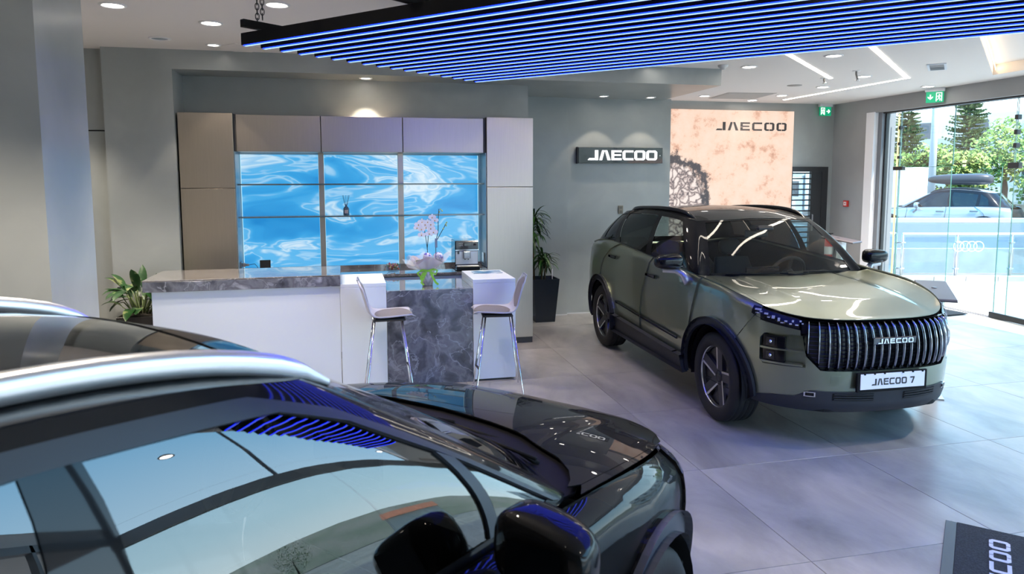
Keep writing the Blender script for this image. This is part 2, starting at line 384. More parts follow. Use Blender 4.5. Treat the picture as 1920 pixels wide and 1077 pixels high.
# ------------------------------------------------------------------ lights in the ceiling
GD=mat('lamp ring white',(.75,.75,.76),.4); DLE=emis('downlight glow',(1,.93,.84),16)
def downlight(x,y,z,label,power=16,on=True,r=.075,size=60):
    t=empty('downlight',(x,y,z),0,label,'ceiling light','recessed round downlights')
    a=MB(); a.lathe([(r+.025,-.001),(r+.022,-.008),(r+.004,-.010),(r,.0),(r-.006,.02)],28,cap=False); a.build('lamp_ring',GD,t)
    b=MB(); b.lathe([(0,-.003),(r,-.003)],24,cap=False); b.build('lamp_lens',DLE if on else mat('lamp lens off',(.42,.5,.55),.2),t)
    if on and power:
        ld=bpy.data.lights.new('downlight beam','SPOT'); ld.energy=power; ld.spot_size=math.radians(size*1.7); ld.spot_blend=.6; ld.shadow_soft_size=.06; ld.color=(1,.86,.70)
        lo=bpy.data.objects.new('lamp_beam',ld); COL.objects.link(lo); lo.parent=t; lo.location=(0,0,-.02)
    return t
LP=125
for x,y,lab,on in ((-1.71,6.18,'lit round downlight at top left, nearest the column',1),(-1.09,6.69,'lit round downlight between the column and the hanging slats',1),(-.48,5.89,'lit round downlight just above the near end of the slat light',1),
   (-1.69,7.52,'unlit round ceiling lamp above the left end of the cabinet wall',0),(4.76,7.86,'round downlight left of the first ceiling light line',1),(5.24,6.96,'round downlight between the two light lines, near the slats',1),
   (6.69,8.26,'round downlight beside the sprinkler pipe',1),(6.87,9.34,'round downlight inside the corner of the long light line',1),(6.92,10.43,'round downlight right of the ceiling air grille',1),
   (6.84,11.17,'round downlight at the far corner of the air grille',1),(5.72,10.75,'round downlight left of the ceiling air grille',1),(8.34,8.95,'round downlight nearest the glass front',1)):
    downlight(x,y,ZC,lab,LP*(.15 if y>10 else 1),on)
HID=('near the left wall','over the roof of the black car','over the black car bonnet','in front of the green car','behind the camera on the left','behind the camera','behind the camera on the right','over the entrance','right of the green car','left of the column','between the column and the black car, added to brighten the left side','above the near end of the slats, added to brighten the left side','above the slats in front of the marble table, added to brighten the floor','above the slats right of the stools, added to brighten the floor','behind the column, added to brighten the left side')
for i,(x,y) in enumerate(((-3.2,2.2),(-.6,2.4),(2.2,2.6),(5.2,3.0),(-2.2,-.6),(1.6,-.6),(5.2,-.4),(7.2,2.6),(7.4,5.4),(-4.5,5.0),(-2.3,3.5),(-.7,3.9),(1.2,7.25),(2.4,7.5),(-3.2,7.4))): downlight(x,y,ZC,'round downlight out of view '+HID[i],LP*(.4 if i in (12,13) else 1.3 if i in (0,9,10,14) else 1))  # the last lamps of the list are added to brighten left side and floor
def spot_only(x,y,z,lab,p,size,aim=None):
    t=downlight(x,y,z,lab,0,True,.05); ld=bpy.data.lights.new('spot beam','SPOT'); ld.energy=p; ld.spot_size=math.radians(size); ld.spot_blend=.25; ld.shadow_soft_size=.02; ld.color=(1,.84,.66)
    lo=bpy.data.objects.new('lamp_beam',ld); COL.objects.link(lo); lo.parent=t; lo.location=(0,0,-.02)
    if aim: lo.rotation_euler=aim
spot_only(3.62,7.93,ZC,'small downlight washing the beam left of the wordmark wall',55,70)
for xx in (.25,): spot_only(xx,8.36,3.10,'small downlight in the soffit over the middle of the cabinets',40,75)
for xx,q in ((3.5,'left'),(4.2,'right')): spot_only(xx,9.45,3.10,'small soffit downlight over the %s half of the backlit wordmark sign'%q,14,80)
spot_only(-1.25,7.75,ZC,'small downlight in front of the left tall cabinet',30,70); spot_only(1.8,7.75,ZC,'small downlight in front of the right tall cabinet',30,70)
# light lines
LL=emis('light line',(1,.90,.76),11)
def line(name,p,q,wd,lab):
    p=V(p);q=V(q); d=(q-p).normalized(); n=V((-d.y,d.x))*wd/2; m=MB(); z=ZC-.004
    m.add([(p.x+n.x,p.y+n.y,z),(p.x-n.x,p.y-n.y,z),(q.x-n.x,q.y-n.y,z),(q.x+n.x,q.y+n.y,z)],[(3,2,1,0)]); return m
m=line('',(2.9,5.35),(6.39,8.53),.055,''); thing1('light_line',m,LL,'straight diagonal light line in the ceiling, left one','ceiling light')
t=empty('light_line',(7.37,8.27,ZC-.004),0,'light line in the ceiling with a sharp bend, right one','ceiling light')
for p,q in (((3.9,5.2),(7.39,8.29)),((7.37,8.24),(7.34,11.0))):
    m=line('',p,q,.055,''); o=m.build('light_strip',LL,t); o.location=(-7.37,-8.27,-(ZC-.004))
# hanging slat light
def slat_light():
    # ends of the slats follow a straight line; 17 slats run to the lower right
    z0=2.80; H=.072
    d=V((.70,-.714)); st=V((-.60,4.84)); en=V((1.11,6.18)); L=5.6
    t=empty('slat_light',(.9,4.6,2.95),0,'black slat pendant with blue light lines hanging over the cars','pendant light')
    sl=mat('slat black',(.004,.004,.005),.6,spec=.2); led=emis('blue led',(.004,.016,1.0),7); core=emis('pale led core',(.40,.60,1.0),1.0)
    ang=math.atan2(d.y,d.x)
    for k in range(17):
        p=st.lerp(en,k/16)
        m=MB(); m.box(0,-.02,0,L,.02,H); m.box(0,-.021,-.001,.004,.021,H)
        o=m.build('slat',sl,t); o.location=(p.x-.9,p.y-4.6,z0-2.95); o.rotation_euler=(0,0,ang)
        e=MB(); e.box(.01,-.013,-.005,L-.01,.013,-.0005); q=e.build('light_strip',led,o)
        e=MB(); e.box(.012,-.005,-.0075,L-.012,.005,-.0045); q=e.build('light_core',core,o)
    # cross bars and chains
    n=(en-st).normalized(); 
    for s_ in (.13,1.35,2.6,3.85,5.1):
        a=st+d*s_-n*.10; b=en+d*s_+n*.06; m=MB(); Lb=(b-a).length; m.box(0,-.02,0,Lb,.02,.045)
        o=m.build('cross_bar',sl,t); o.location=(a.x-.9,a.y-4.6,z0+H+.012-2.95); o.rotation_euler=(0,0,math.atan2(n.y,n.x))
        if s_ in (.13,2.6,5.1):
            for f in (.045,.95):
                c=a.lerp(b,f); 
                for dx in (0,.03):
                    ch=MB(); zt=ZC; zb=z0+H+.06+ (0 if dx==0 else .03); k=0; z=zb
                    while z<zt-.025:
                        r=.011; h_=.017; pts=[]
                        for i in range(12):
                            w_=2*PI*i/12; x=r*math.cos(w_); zz=h_*math.sin(w_)+math.copysign(.004,math.sin(w_))
                            pts.append((x+dx,0,z+zz) if k%2 else (dx,x,z+zz))
                        ch.tube(pts,.003,5,closed=True); z+=.030; k+=1
                    o=ch.build('chain',mat('black metal',(.012,.012,.013),.4),t,kind='stuff'); o.location=(c.x-.9,c.y-4.6,-2.95)
                hk=MB(); hk.tube([(0,0,z0+H+.055),(0,0,z0+H+.08)],.006,6); o=hk.build('hook',STEEL,t); o.location=(c.x-.9,c.y-4.6,-2.95)
slat_light()
# the far-right vent, air grille, detectors, sprinklers, exit signs
def vent():
    t=empty('air_vent',(6.98,7.37,ZC),PI/4*1.0,'rectangular white ceiling air vent with dark slots','air vent')
    m=MB(); m.box(-.27,-.10,-.012,.27,-.075,0); m.box(-.27,.075,-.012,.27,.10,0); m.box(-.27,-.075,-.012,-.245,.075,0); m.box(.245,-.075,-.012,.27,.075,0); m.build('frame',mat('vent white',(.62,.66,.72),.4),t)
    m=MB(); m.box(-.245,-.075,-.003,.245,.075,-.001); m.build('backing',BLK,t)
    m=MB(); m.box(-.245,-.072,-.010,.0,.072,-.004); m.build('filter',mat('vent grey',(.22,.22,.23),.6),t)
    for k in range(7): m=MB(); m.box(.02+k*.032,-.072,-.012,.03+k*.032,.072,-.004); m.build('slat',mat('vent slat',(.3,.32,.34),.4),t)
vent()
def air_grille():
    t=empty('air_grille',(6.30,10.60,ZC),-.12,'square flush air grille in the ceiling above the rock picture','air vent')
    m=MB(); m.box(-.40,-.40,-.006,.40,.40,-.001); m.build('frame',mat('grille frame',(.42,.40,.38),.6),t)
    for k in range(15): m=MB(); m.box(-.36,-.35+k*.05,-.012,.36,-.325+k*.05,-.006); m.build('slat',mat('grille slat',(.50,.48,.46),.6),t)
air_grille()
m=MB(); m.lathe([(0,-.055),(.03,-.055),(.035,-.03),(.05,-.028),(.06,-.01),(.06,0)],20,TR((4.39,7.82,ZC)),cap=False); thing1('smoke_detector',m,mat('detector white',(.6,.6,.6),.5),'small round smoke detector just right of the beam end','smoke detector')
m=MB(); m.lathe([(0,-.006),(.10,-.006),(.105,0)],28,TR((6.35,9.27,ZC)),cap=False); thing1('ceiling_speaker',m,mat('speaker grey',(.33,.32,.31),.7),'flat grey round ceiling speaker beside the left light line','speaker')
def sprinkler(x,y,lab,L=.16,dx=.08):
    t=empty('sprinkler',(x,y,ZC),.7,lab,'sprinkler'); m=MB(); m.tube([(0,0,0),(0,0,-.04),(dx,0,-L*.6)],.012,8); m.build('pipe',mat('sprinkler brass grey',(.18,.17,.16),.4,.6),t)
    m=MB(); m.lathe([(.05,0),(.05,-.006),(.0,-.008)],16,cap=False); m.build('collar',GD,t)
    m=MB(); m.lathe([(.0,-.02),(.03,-.02),(.03,-.014),(.01,0)],12,TR((dx,0,-L*.6)),cap=False); m.build('sprinkler_head',CHR,t)
sprinkler(6.25,7.86,'bent sprinkler pipe beside a round downlight'); sprinkler(6.28,8.52,'short sprinkler at the end of the left light line',.08,.04)
m=MB(); m.box(-.20,-.20,-.004,.20,.20,-.001,M=TR((-1.02,7.9,ZC),0,0,.75)); thing1('access_hatch',m,CEIL,'flush square access hatch in the ceiling by the slat end','hatch')
GRN=mat('exit green',(.0,.22,.10),.5,emit=(.0,.30,.14),es=.5); WHS=emis('exit white',(.85,1,.9),1.1)
def exit_sign(loc,rz,lab,arrow):
    t=empty('exit_sign',loc,rz,lab,'exit sign')
    m=MB(); m.box(-.13,-.035,-.055,.13,.035,0,.004); m.build('sign_housing',mat('sign housing',(.62,.62,.63),.5),t)
    m=MB(); m.box(-.115,-.008,-.215,.115,.008,-.055); m.build('sign_panel',GRN,t)
    def place(poly,dx,dz,s): return [(dx+a*s,dz+b*s) for a,b in poly]
    Mx=Matrix(((1,0,0,0),(0,0,-1,-.008),(0,1,0,0),(0,0,0,1)))
    m=MB(); arr=[(-.5,.12),(.05,.12),(-.15,.45),(.12,.45),(.5,0),(.12,-.45),(-.15,-.45),(.05,-.12),(-.5,-.12)]
    if arrow=='down': arr=[(b,-a) for a,b in arr]; ax,mx=-.058,.055
    else: ax,mx=.058,-.055
    m.prism(place(arr,ax,-.135,.075),0,.002,Mx); m.build('arrow',WHS,t)
    m=MB(); door=[(-.45,-.75),(.45,-.75),(.45,.75),(-.45,.75)]
    m.prism(place([(-.5,-.8),(-.36,-.8),(-.36,.66),(.36,.66),(.36,-.8),(.5,-.8),(.5,.8),(-.5,.8)],mx,-.135,.08),0,.002,Mx)
    for q in ([(-.06,.5),(.12,.5),(.12,.32),(-.06,.32)],[(-.14,.26),(.16,.26),(.1,-.12),(-.1,-.12)],[(-.1,-.1),(.06,-.1),(-.1,-.45),(-.3,-.62),(-.36,-.52),(-.2,-.4)],[(-.02,-.1),(.1,-.1),(.26,-.4),(.2,-.72),(.08,-.7),(.12,-.42)],[(.12,.24),(.3,.0),(.36,.06),(.2,.3)],[(-.12,.24),(-.34,.14),(-.3,.04),(-.1,.12)]):
        m.prism(place(q,mx,-.135,.08),0,.002,Mx)
    m.build('running_figure',WHS,t)
exit_sign((8.47,11.42,ZC),0,'green exit sign with right arrow above the far door','right')
exit_sign((8.60,9.09,ZC),-.9,'green exit sign with down arrow above the glass front','down')
# ------------------------------------------------------------------ glass front on the right
GL=glass('clear sheet glass',(.93,.97,.96),1.45); GE=mat('glass edge green',(.06,.17,.15),.1,spec=.6)
xg=8.86
gw=empty('window_1',(xg,7,0),0,kind='structure')
def pane(y0,y1,z0,z1,x=xg,name='pane'):
    m=MB(); m.box(x-.006,y0,z0,x+.006,y1,z1); o=m.build(name,GL,gw); o.location=(-xg,-7,0)
    for ya in (y0,y1):
        e=MB(); e.box(x-.0062,ya-.0018,z0,x+.0062,ya+.0018,z1); p=e.build('pane_edge',GE,o)
    e=MB(); e.box(x-.0062,y0,z1-.006,x+.0062,y1,z1); e.build('pane_edge',GE,o)
    return o
pane(10.02,10.36,0,3.06); pane(7.95,8.95,2.16,3.06); pane(8.96,10.0,2.16,3.06); pane(8.97,10.0,.01,2.14)
pane(3.6,6.4,0,3.06); pane(.8,3.58,0,3.06); pane(-3.1,.78,0,3.06); pane(6.42,7.2,2.16,3.06); pane(6.42,7.93,.01,3.06)
# right hinged door leaf, standing ajar
def door_leaf():
    t=empty('glass_door',(8.86,8.12,0),math.radians(-96),'frameless glass door leaf ajar at the right edge of the picture','glass door')
    m=MB(); m.box(0,-.006,.08,.95,.006,2.12); o=m.build('pane',GL,t); e=MB(); e.box(-.003,-.0065,.08,.003,.0065,2.12); e.build('pane_edge',GE,o)
    m=MB(); m.box(-.06,-.02,.0,.95,.02,.075,.004); m.build('bottom_rail',BLK,t)
door_leaf()
for (y,z,h,w_) in ((10.02,2.12,.03,.10),(7.96,2.13,.04,.11),(10.02,2.78,.028,.022),(10.02,2.52,.024,.02),(10.02,2.30,.024,.02),(7.93,2.78,.032,.025),(7.93,2.58,.032,.025),(7.93,2.40,.032,.025)):
    m=MB(); m.box(-.035,-w_,-h,.035,w_*.5 if w_>.1 else w_,h,.004); o=m.build('glass_clamp',BLK,gw); o.location=(0,y-7,z)
fr=MB(); fr.box(8.80,6.4,3.04,8.95,10.45,3.065); fr.box(8.84,10.33,0,8.9,10.36,3.06); o=fr.build('glazing_frame',BLK,gw,kind='structure'); o.location=(-xg,-7,0)
yl=MB(); yl.box(9.0,10.235,0,9.022,10.25,3.02); thing1('facade_light',yl,emis('warm tube',(1,.80,.42),.9),'thin yellow vertical light tube on the glass front frame','lamp')
# far door: dark frame with slats
dg=empty('door_1',(8.23,11.5,0),0,kind='structure')
DK=mat('door dark',(.02,.021,.023),.45)
m=MB(); m.box(-.39,-.03,2.08,.39,.06,2.17); m.box(-.39,-.03,0,-.34,.06,2.08); m.box(.27,-.03,0,.39,.06,2.08); m.box(.05,-.02,0,.28,.04,2.08); m.box(-.34,-.02,0,.05,.04,.12); m.build('door_frame',DK,dg,kind='structure')
m=MB(); m.box(-.33,.012,.1,.05,.018,2.07); m.build('door_pane',GL,dg)
for k in range(20):
    m=MB(); m.box(-.33,-.008,.18+k*.098,.05,.030,.205+k*.098); m.build('door_slat',DK,dg)
m=MB(); m.box(.075,-.05,1.0,.10,-.02,1.3,.004); m.build('door_handle',STEEL,dg)
m=MB(); m.box(7.85,11.36,0,7.89,11.5,2.1)
# shop front slats seen at right in the door (return shutter)
# fire call point, switch plate
t=empty('fire_call_point',(8.72,11.06,1.51),0,'red fire alarm call point on the wall left of the glass front','alarm')
m=MB(); m.box(-.04,-.055,-.055,0,.055,.055,.006); m.build('call_box',mat('alarm red',(.55,.03,.02),.35),t)
m=MB(); m.box(-.045,-.032,-.032,-.038,.032,.032); m.build('call_plate',mat('alarm white',(.7,.6,.6),.5),t)
m=MB(); m.lathe([(0,.003),(.012,.003),(.012,0)],12,TR((-.045,0,0),0,-PI/2,0),cap=False); m.build('call_button',mat('alarm red',(.55,.03,.02),.35),t)
t=empty('wall_switch',(3.91,9.795,1.51),0,'bronze switch plate on the wall behind the green car roof','switch')
m=MB(); m.box(-.035,-.012,-.06,.035,0,.06,.002); m.build('switch_plate',mat('bronze plate',(.16,.13,.10),.35,.7),t)
for z in (-.03,.03): m=MB(); m.box(-.02,-.016,z-.018,.02,-.012,z+.018); m.build('switch_rocker',mat('bronze dark',(.09,.075,.06),.35,.6),t)
# ------------------------------------------------------------------ outdoors
PAV=ramp_mat('pavement stone',[(.3,(.30,.295,.28)),(.7,(.38,.37,.35))],scale=3,rough=.7)
m=MB(); m.box(8.86,-8,-.10,30,40,-.004); ground=S('ground',m,mat('asphalt',(.13,.13,.135),.85,var=.2,vscale=2))
pt=empty('pavement',(8.9,4,0),0,kind='structure'); pm=MB(); pm.box(.003,.003,-.004,.597,.597,.004); p0=None
for i in range(9):
    for j in range(18):
        x=8.9+i*.6; y=2.2+j*.6
        if x-8.9>1.5 and y>11.0: continue
        if p0 is None: p0=pm.build('paving_slab',PAV,pt); o=p0
        else: o=p0.copy(); COL.objects.link(o)
        o.location=(x-8.9,y-4,0)
m=MB(); m.box(-.28,-.25,0,.28,.25,.012,.003,M=TR((8.42,8.62,.002),0,0,.1)); thing1('door_mat',m,mat('mat dark',(.02,.021,.024),.9,bump=.3,bscale=300),'dark entrance mat on the floor at the glass doors','mat')
ST=mat('kerb stone',(.30,.30,.29),.7,var=.08,vscale=8); BLU=mat('blue grey wall paint',(.15,.21,.27),.7)
kb=empty('kerb',(11,11.3,0),0,kind='structure'); A=V((9.6,11.55)); Bp=V((10.25,11.48)); Cp=V((19,10.3))
A=V((9.95,12.6)); 
def kerb_run(p,q,h,wd,L,m):
    d=(q-p).normalized(); n=int((q-p).length/L); ang=math.atan2(d.y,d.x)
    for k in range(n):
        b=MB(); b.box(0,-wd/2,0,L-.006,wd/2,h,.004); o=b.build('kerb_stone',m,kb); c=p+d*L*k; o.location=(c.x-11,c.y-11.3,0); o.rotation_euler=(0,0,ang)
kerb_run(V((10.3,11.52)),V((19.5,9.15)),.10,.26,.6,ST); kerb_run(V((9.7,14.8)),V((10.3,11.55)),.10,.26,.6,ST)
RG=glass('railing glass',(.72,.86,.93),1.5,.04)
rl=empty('railing',(10.3,11.5,.1),0,'glass balustrade with steel posts outside the glass front','railing')
def rail_run(p,q,n,h=.80):
    d=(q-p).normalized(); ang=math.atan2(d.y,d.x); L=(q-p).length
    for k in range(n+1):
        c=p+d*L*k/n; b=MB(); b.tube([(0,0,0),(0,0,h+.0)],.022,10); b.box(-.05,-.03,.12,.05,.03,.15,.003); b.box(-.05,-.03,h-.18,.05,.03,h-.15,.003)
        o=b.build('post',STEEL,rl); o.location=(c.x-10.3,c.y-11.5,0)
        if k<n:
            g=MB(); g.box(.05,-.005,.05,L/n-.05,.005,h-.06); o=g.build('railing_pane',RG,rl); o.location=(c.x-10.3,c.y-11.5,0); o.rotation_euler=(0,0,ang)
    b=MB(); b.tube([(0,0,h),(L,0,h)],.025,10); o=b.build('handrail',mat('handrail white',(.7,.72,.74),.3,.3),rl); o.location=(p.x-10.3,p.y-11.5,0); o.rotation_euler=(0,0,ang)
    return ang
ra=rail_run(V((10.35,11.52)),V((19.3,9.2)),9); rail_run(V((9.72,14.8)),V((10.27,11.6)),3)
# four linked rings etched on the railing glass
for k in range(4):
    g=MB(); ring=[(.095*math.cos(2*PI*i/32)+.125*k,-.012,.095*math.sin(2*PI*i/32)) for i in range(32)]; g.tube(ring,.009,6,closed=True)
    o=g.build('etched_ring',mat('etched glass',(.55,.85,.85),.4),rl); c=V((10.35,11.52))+V((8.95,-2.32)).normalized()*1.05; o.location=(c.x-10.3,c.y-11.5,.56); o.rotation_euler=(0,0,ra)
def ext_wall(x0,y0,x1,y1,z0,z1,th,name,m):
    p=V((x0,y0));q=V((x1,y1)); d=(q-p); b=MB(); b.box(0,0,z0,d.length,th,z1,.01); o=S(name,b,m); o.location=(x0,y0,0); o.rotation_euler=(0,0,math.atan2(d.y,d.x)); return o
ext_wall(10.0,17.2,26,12.6,-.05,.78,.3,'wall_ramp',BLU); ext_wall(10.0,17.2,26,12.6,.78,.90,.34,'wall_ramp_cap',mat('wall cap',(.30,.35,.38),.6))
ext_wall(10.4,12.6,22,9.7,-.05,.52,.1,'wall_low_stripes',mat('pale stone',(.26,.26,.27),.7,var=.2,vscale=3))
# ------------------------------------------------------------------ cars
class Body:
    def __init__(s,P):
        s.P=P; s.O=[V(p) for p in P['outline']]; N=900; n=len(s.O)-1; s.tab=[]; L=0; pr=None
        for i in range(N+1):
            u=n*i/N; p=catmull(s.O,u)
            if pr is not None: L+=(p-pr).length
            pr=p; s.tab.append((L,u,p.x,p.y))
        s.L=L; s.Ob=None
        ob=[V((x,y,s.H(x,y)-.012 if i<3 else s.edge(x)-.004)) for i,(x,y) in enumerate(P['belt'])]
        s.Ob=ob; s.Or=[V((x,y,s.RF(x,y))) for x,y in P['roofline']]
    def edge(s,x): return interp(s.P['edge'],x)
    def u_of_s(s,a):
        a=min(max(a,0),s.L); lo,hi=0,len(s.tab)-1
        while hi-lo>1:
            m=(lo+hi)//2
            if s.tab[m][0]<=a: lo=m
            else: hi=m
        A,B=s.tab[lo],s.tab[hi]; return lerp(A[1],B[1],(a-A[0])/max(B[0]-A[0],1e-9))
    def _find(s,k,val,dec):
        lo,hi=0,len(s.tab)-1
        while hi-lo>1:
            m=(lo+hi)//2; c=s.tab[m][k]
            if (c>=val) if dec else (c<=val): lo=m
            else: hi=m
        A,B=s.tab[lo],s.tab[hi]; t=(val-A[k])/(B[k]-A[k]) if abs(B[k]-A[k])>1e-9 else 0
        return lerp(A[0],B[0],t)
    def sX(s,x): return s._find(2,x,True)
    def sY(s,y):
        # front part only
        for i in range(len(s.tab)-1):
            if s.tab[i+1][3]>=abs(y):
                A,B=s.tab[i],s.tab[i+1]; r=lerp(A[0],B[0],(abs(y)-A[3])/max(B[3]-A[3],1e-9)); return r if y>=0 else -r
    def width(s,x):
        u=s.u_of_s(s.sX(x)); return catmull(s.O,u).y
    def inset(s,z,zt):
        P=s.P; d=P.get('tuck',.04)*max(0,(.72-z)/.45)**2+P.get('tumble',.035)*max(0,(z-.72)/max(zt-.72,.05))**2
        r=P.get('round',.05); t=max(0,(z-(zt-r))/r); d+=r*.55*min(t,1.2)**2.2
        c=P.get('crease')
        if c: d+=c[1]*max(0,1-abs(z-c[0])/c[2])**2
        return d
    def LB(s,a,z,off=0):
        sg=1 if a>=0 else -1; u=s.u_of_s(abs(a)); p=catmull(s.O,u); q=catmull(s.O,u+.02)-catmull(s.O,max(u-.02,0))
        if u<.02: q=V((0,1))
        t=q.normalized(); nin=V((-t.y,t.x))   # inward
        if nin.dot(V((-1,-1)) if u<3 else V((p.x+1.4>0 and -.0 or 0, -1)))<0 and u<3: nin=-nin
        zt=s.edge(p.x); d=s.inset(z,zt)-off
        return V((p.x+nin.x*d,sg*(p.y+nin.y*d),z))
    def side(s,sg): return lambda x,z,off=0: s.LB(sg*s.sX(x),z,off)
    def H(s,x,y,off=0):
        wd=s.width(x) if x<s.P['outline'][0][0]-.02 else .3
        q=min(abs(y)/max(wd,.2),1.1); c=interp(s.P['hood'],x); e=s.edge(x)
        dm=s.P.get('dome',(.012,.42,.1)); k=(abs(y)-dm[1])/dm[2]; k=min(max(k,0),1); k=k*k*(3-2*k)
        fx=min(max((s.P['outline'][0][0]-.12-x)/.35,0),1)
        return c+(e-c)*q**3+dm[0]*(1-k)*fx+off
    def mH(s): return lambda x,y,off=0: V((x,y,s.H(x,y,off)))
    def RF(s,x,y,off=0): return interp(s.P['roof'],x)-s.P.get('rcrown',.12)*y*y+off
    def mR(s): return lambda x,y,off=0: V((x,y,s.RF(x,y,off)))
    def GH(s,u,t,off=0):
        sg=1 if u>=0 else -1; a=abs(u); b=catmull(s.Ob,a); r=catmull(s.Or,a); p=b.lerp(r,t)
        q=catmull(s.Ob,a+.05)-catmull(s.Ob,max(a-.05,0)); o=V((q.y,-q.x,0)); 
        if a<.05: o=V((1,0,0))
        o.normalize(); c=V((p.x-s.P.get('gcx',-1.8),p.y,0))
        if o.dot(c)<0: o=-o
        n=V((o.x,o.y,.45)).normalized()
        p=p+n*(s.P.get('gbulge',.03)*4*t*(1-t)+off); return V((p.x,sg*p.y,p.z))

def arc(cx,cz,r,a0,a1,n=14): return [(cx+r*math.cos(math.radians(a0+(a1-a0)*i/n)),cz+r*math.sin(math.radians(a0+(a1-a0)*i/n))) for i in range(n+1)]

def make_wheel(parent,R,W,M,spokes='blade'):
    """returns the first wheel, axis along local +Z pointing outwards, centre at origin"""
    t=MB(); h=W/2; prof=[(R*.68,-h*.75),(R*.70,-h*.9),(R*.82,-h),(R*.93,-h*.93),(R*.985,-h*.78)]
    g=[-.62,-.52,-.2,-.12,.12,.2,.52,.62]
    for i in range(0,8,2):
        a,b=g[i],g[i+1]; prof+=[(R*.998,h*a-.002),(R*.972,h*a+.003),(R*.972,h*b-.003),(R*.998,h*b+.002)]
    prof+=[(R*.985,h*.78),(R*.93,h*.93),(R*.82,h),(R*.70,h*.92),(R*.68,h*.8)]
    t.lathe(prof,48,cap=False); wheel=t.build('wheel',M['tyre'],parent)
    ri=R*.685; b=MB()
    b.lathe([(ri*1.0,-h*.8),(ri*.93,-h*.6),(ri*.93,h*.45),(ri*.97,h*.66)],48,cap=False); b.lathe([(.0,h*.12),(ri*.93,h*.12)],48,cap=False)
    b.lathe([(ri*.93,h*.55),(ri*.95,h*.66),(ri*.985,h*.68)],48,cap=False)
    b.build('rim',M['rimdark'],wheel)
    l=MB(); l.lathe([(ri*.975,h*.70),(ri*.99,h*.79),(ri*1.015,h*.80),(ri*1.02,h*.72)],48,cap=False); l.build('rim_lip',M['silver'],wheel)
    for k in range(5):
        A=2*PI*k/5+.18; Mr=Matrix.Rotation(A,4,'Z')
        sp=MB(); w0,w1=ri*.17,ri*.19
        sp.add([(ri*.12,-w0,h*.50),(ri*.12,w0*.75,h*.50),(ri*.97,w1*.55,h*.72),(ri*.97,-w1*1.1,h*.72),(ri*.12,-w0,h*.2),(ri*.12,w0*.75,h*.2),(ri*.97,w1*.55,h*.4),(ri*.97,-w1*1.1,h*.4)],
               [(3,2,1,0),(4,5,6,7),(0,1,5,4),(1,2,6,5),(2,3,7,6),(3,0,4,7)][:],False,Mr)
        sp.f=[f[::-1] for f in sp.f]; so_=sp.build('spoke',M['rimgrey'],wheel)
        ed=MB(); ed.add([(ri*.2,w0*.62,h*.53),(ri*.2,w0*1.0,h*.53),(ri*.985,w1*.80,h*.76),(ri*.985,w1*.38,h*.76),(ri*.2,w0*.62,h*.3),(ri*.2,w0*1.0,h*.3),(ri*.985,w1*.80,h*.5),(ri*.985,w1*.38,h*.5)],
               [(0,1,2,3),(7,6,5,4),(4,5,1,0),(5,6,2,1),(6,7,3,2),(7,4,0,3)],False,Mr); ed.build('spoke_edge',M['silver'],wheel)
        wb_=MB(); Mr2=Matrix.Rotation(A+PI/5,4,'Z')
        wb_.add([(ri*.3,-ri*.1,h*.36),(ri*.3,ri*.1,h*.36),(ri*.93,ri*.34,h*.5),(ri*.93,-ri*.34,h*.5)],[(0,3,2,1)][:],False,Mr2); wb_.f=[f[::-1] for f in wb_.f]; wb_.build('wheel_insert',M['rimdark'],wheel)
    c=MB(); c.lathe([(ri*.19,h*.3),(ri*.19,h*.54),(ri*.15,h*.58),(.0,h*.6)],20,cap=False); c.build('hub_cap',M['rimdark'],wheel)
    n=MB()
    for k in range(5):
        a=2*PI*k/5+.18+PI/5; n.lathe([(.011,h*.3),(.011,h*.5),(.0,h*.51)],6,TR((ri*.235*math.cos(a),ri*.235*math.sin(a),0)),cap=False)
    n.build('wheel_nuts',M['rimdark'],wheel,kind='stuff')
    return wheel

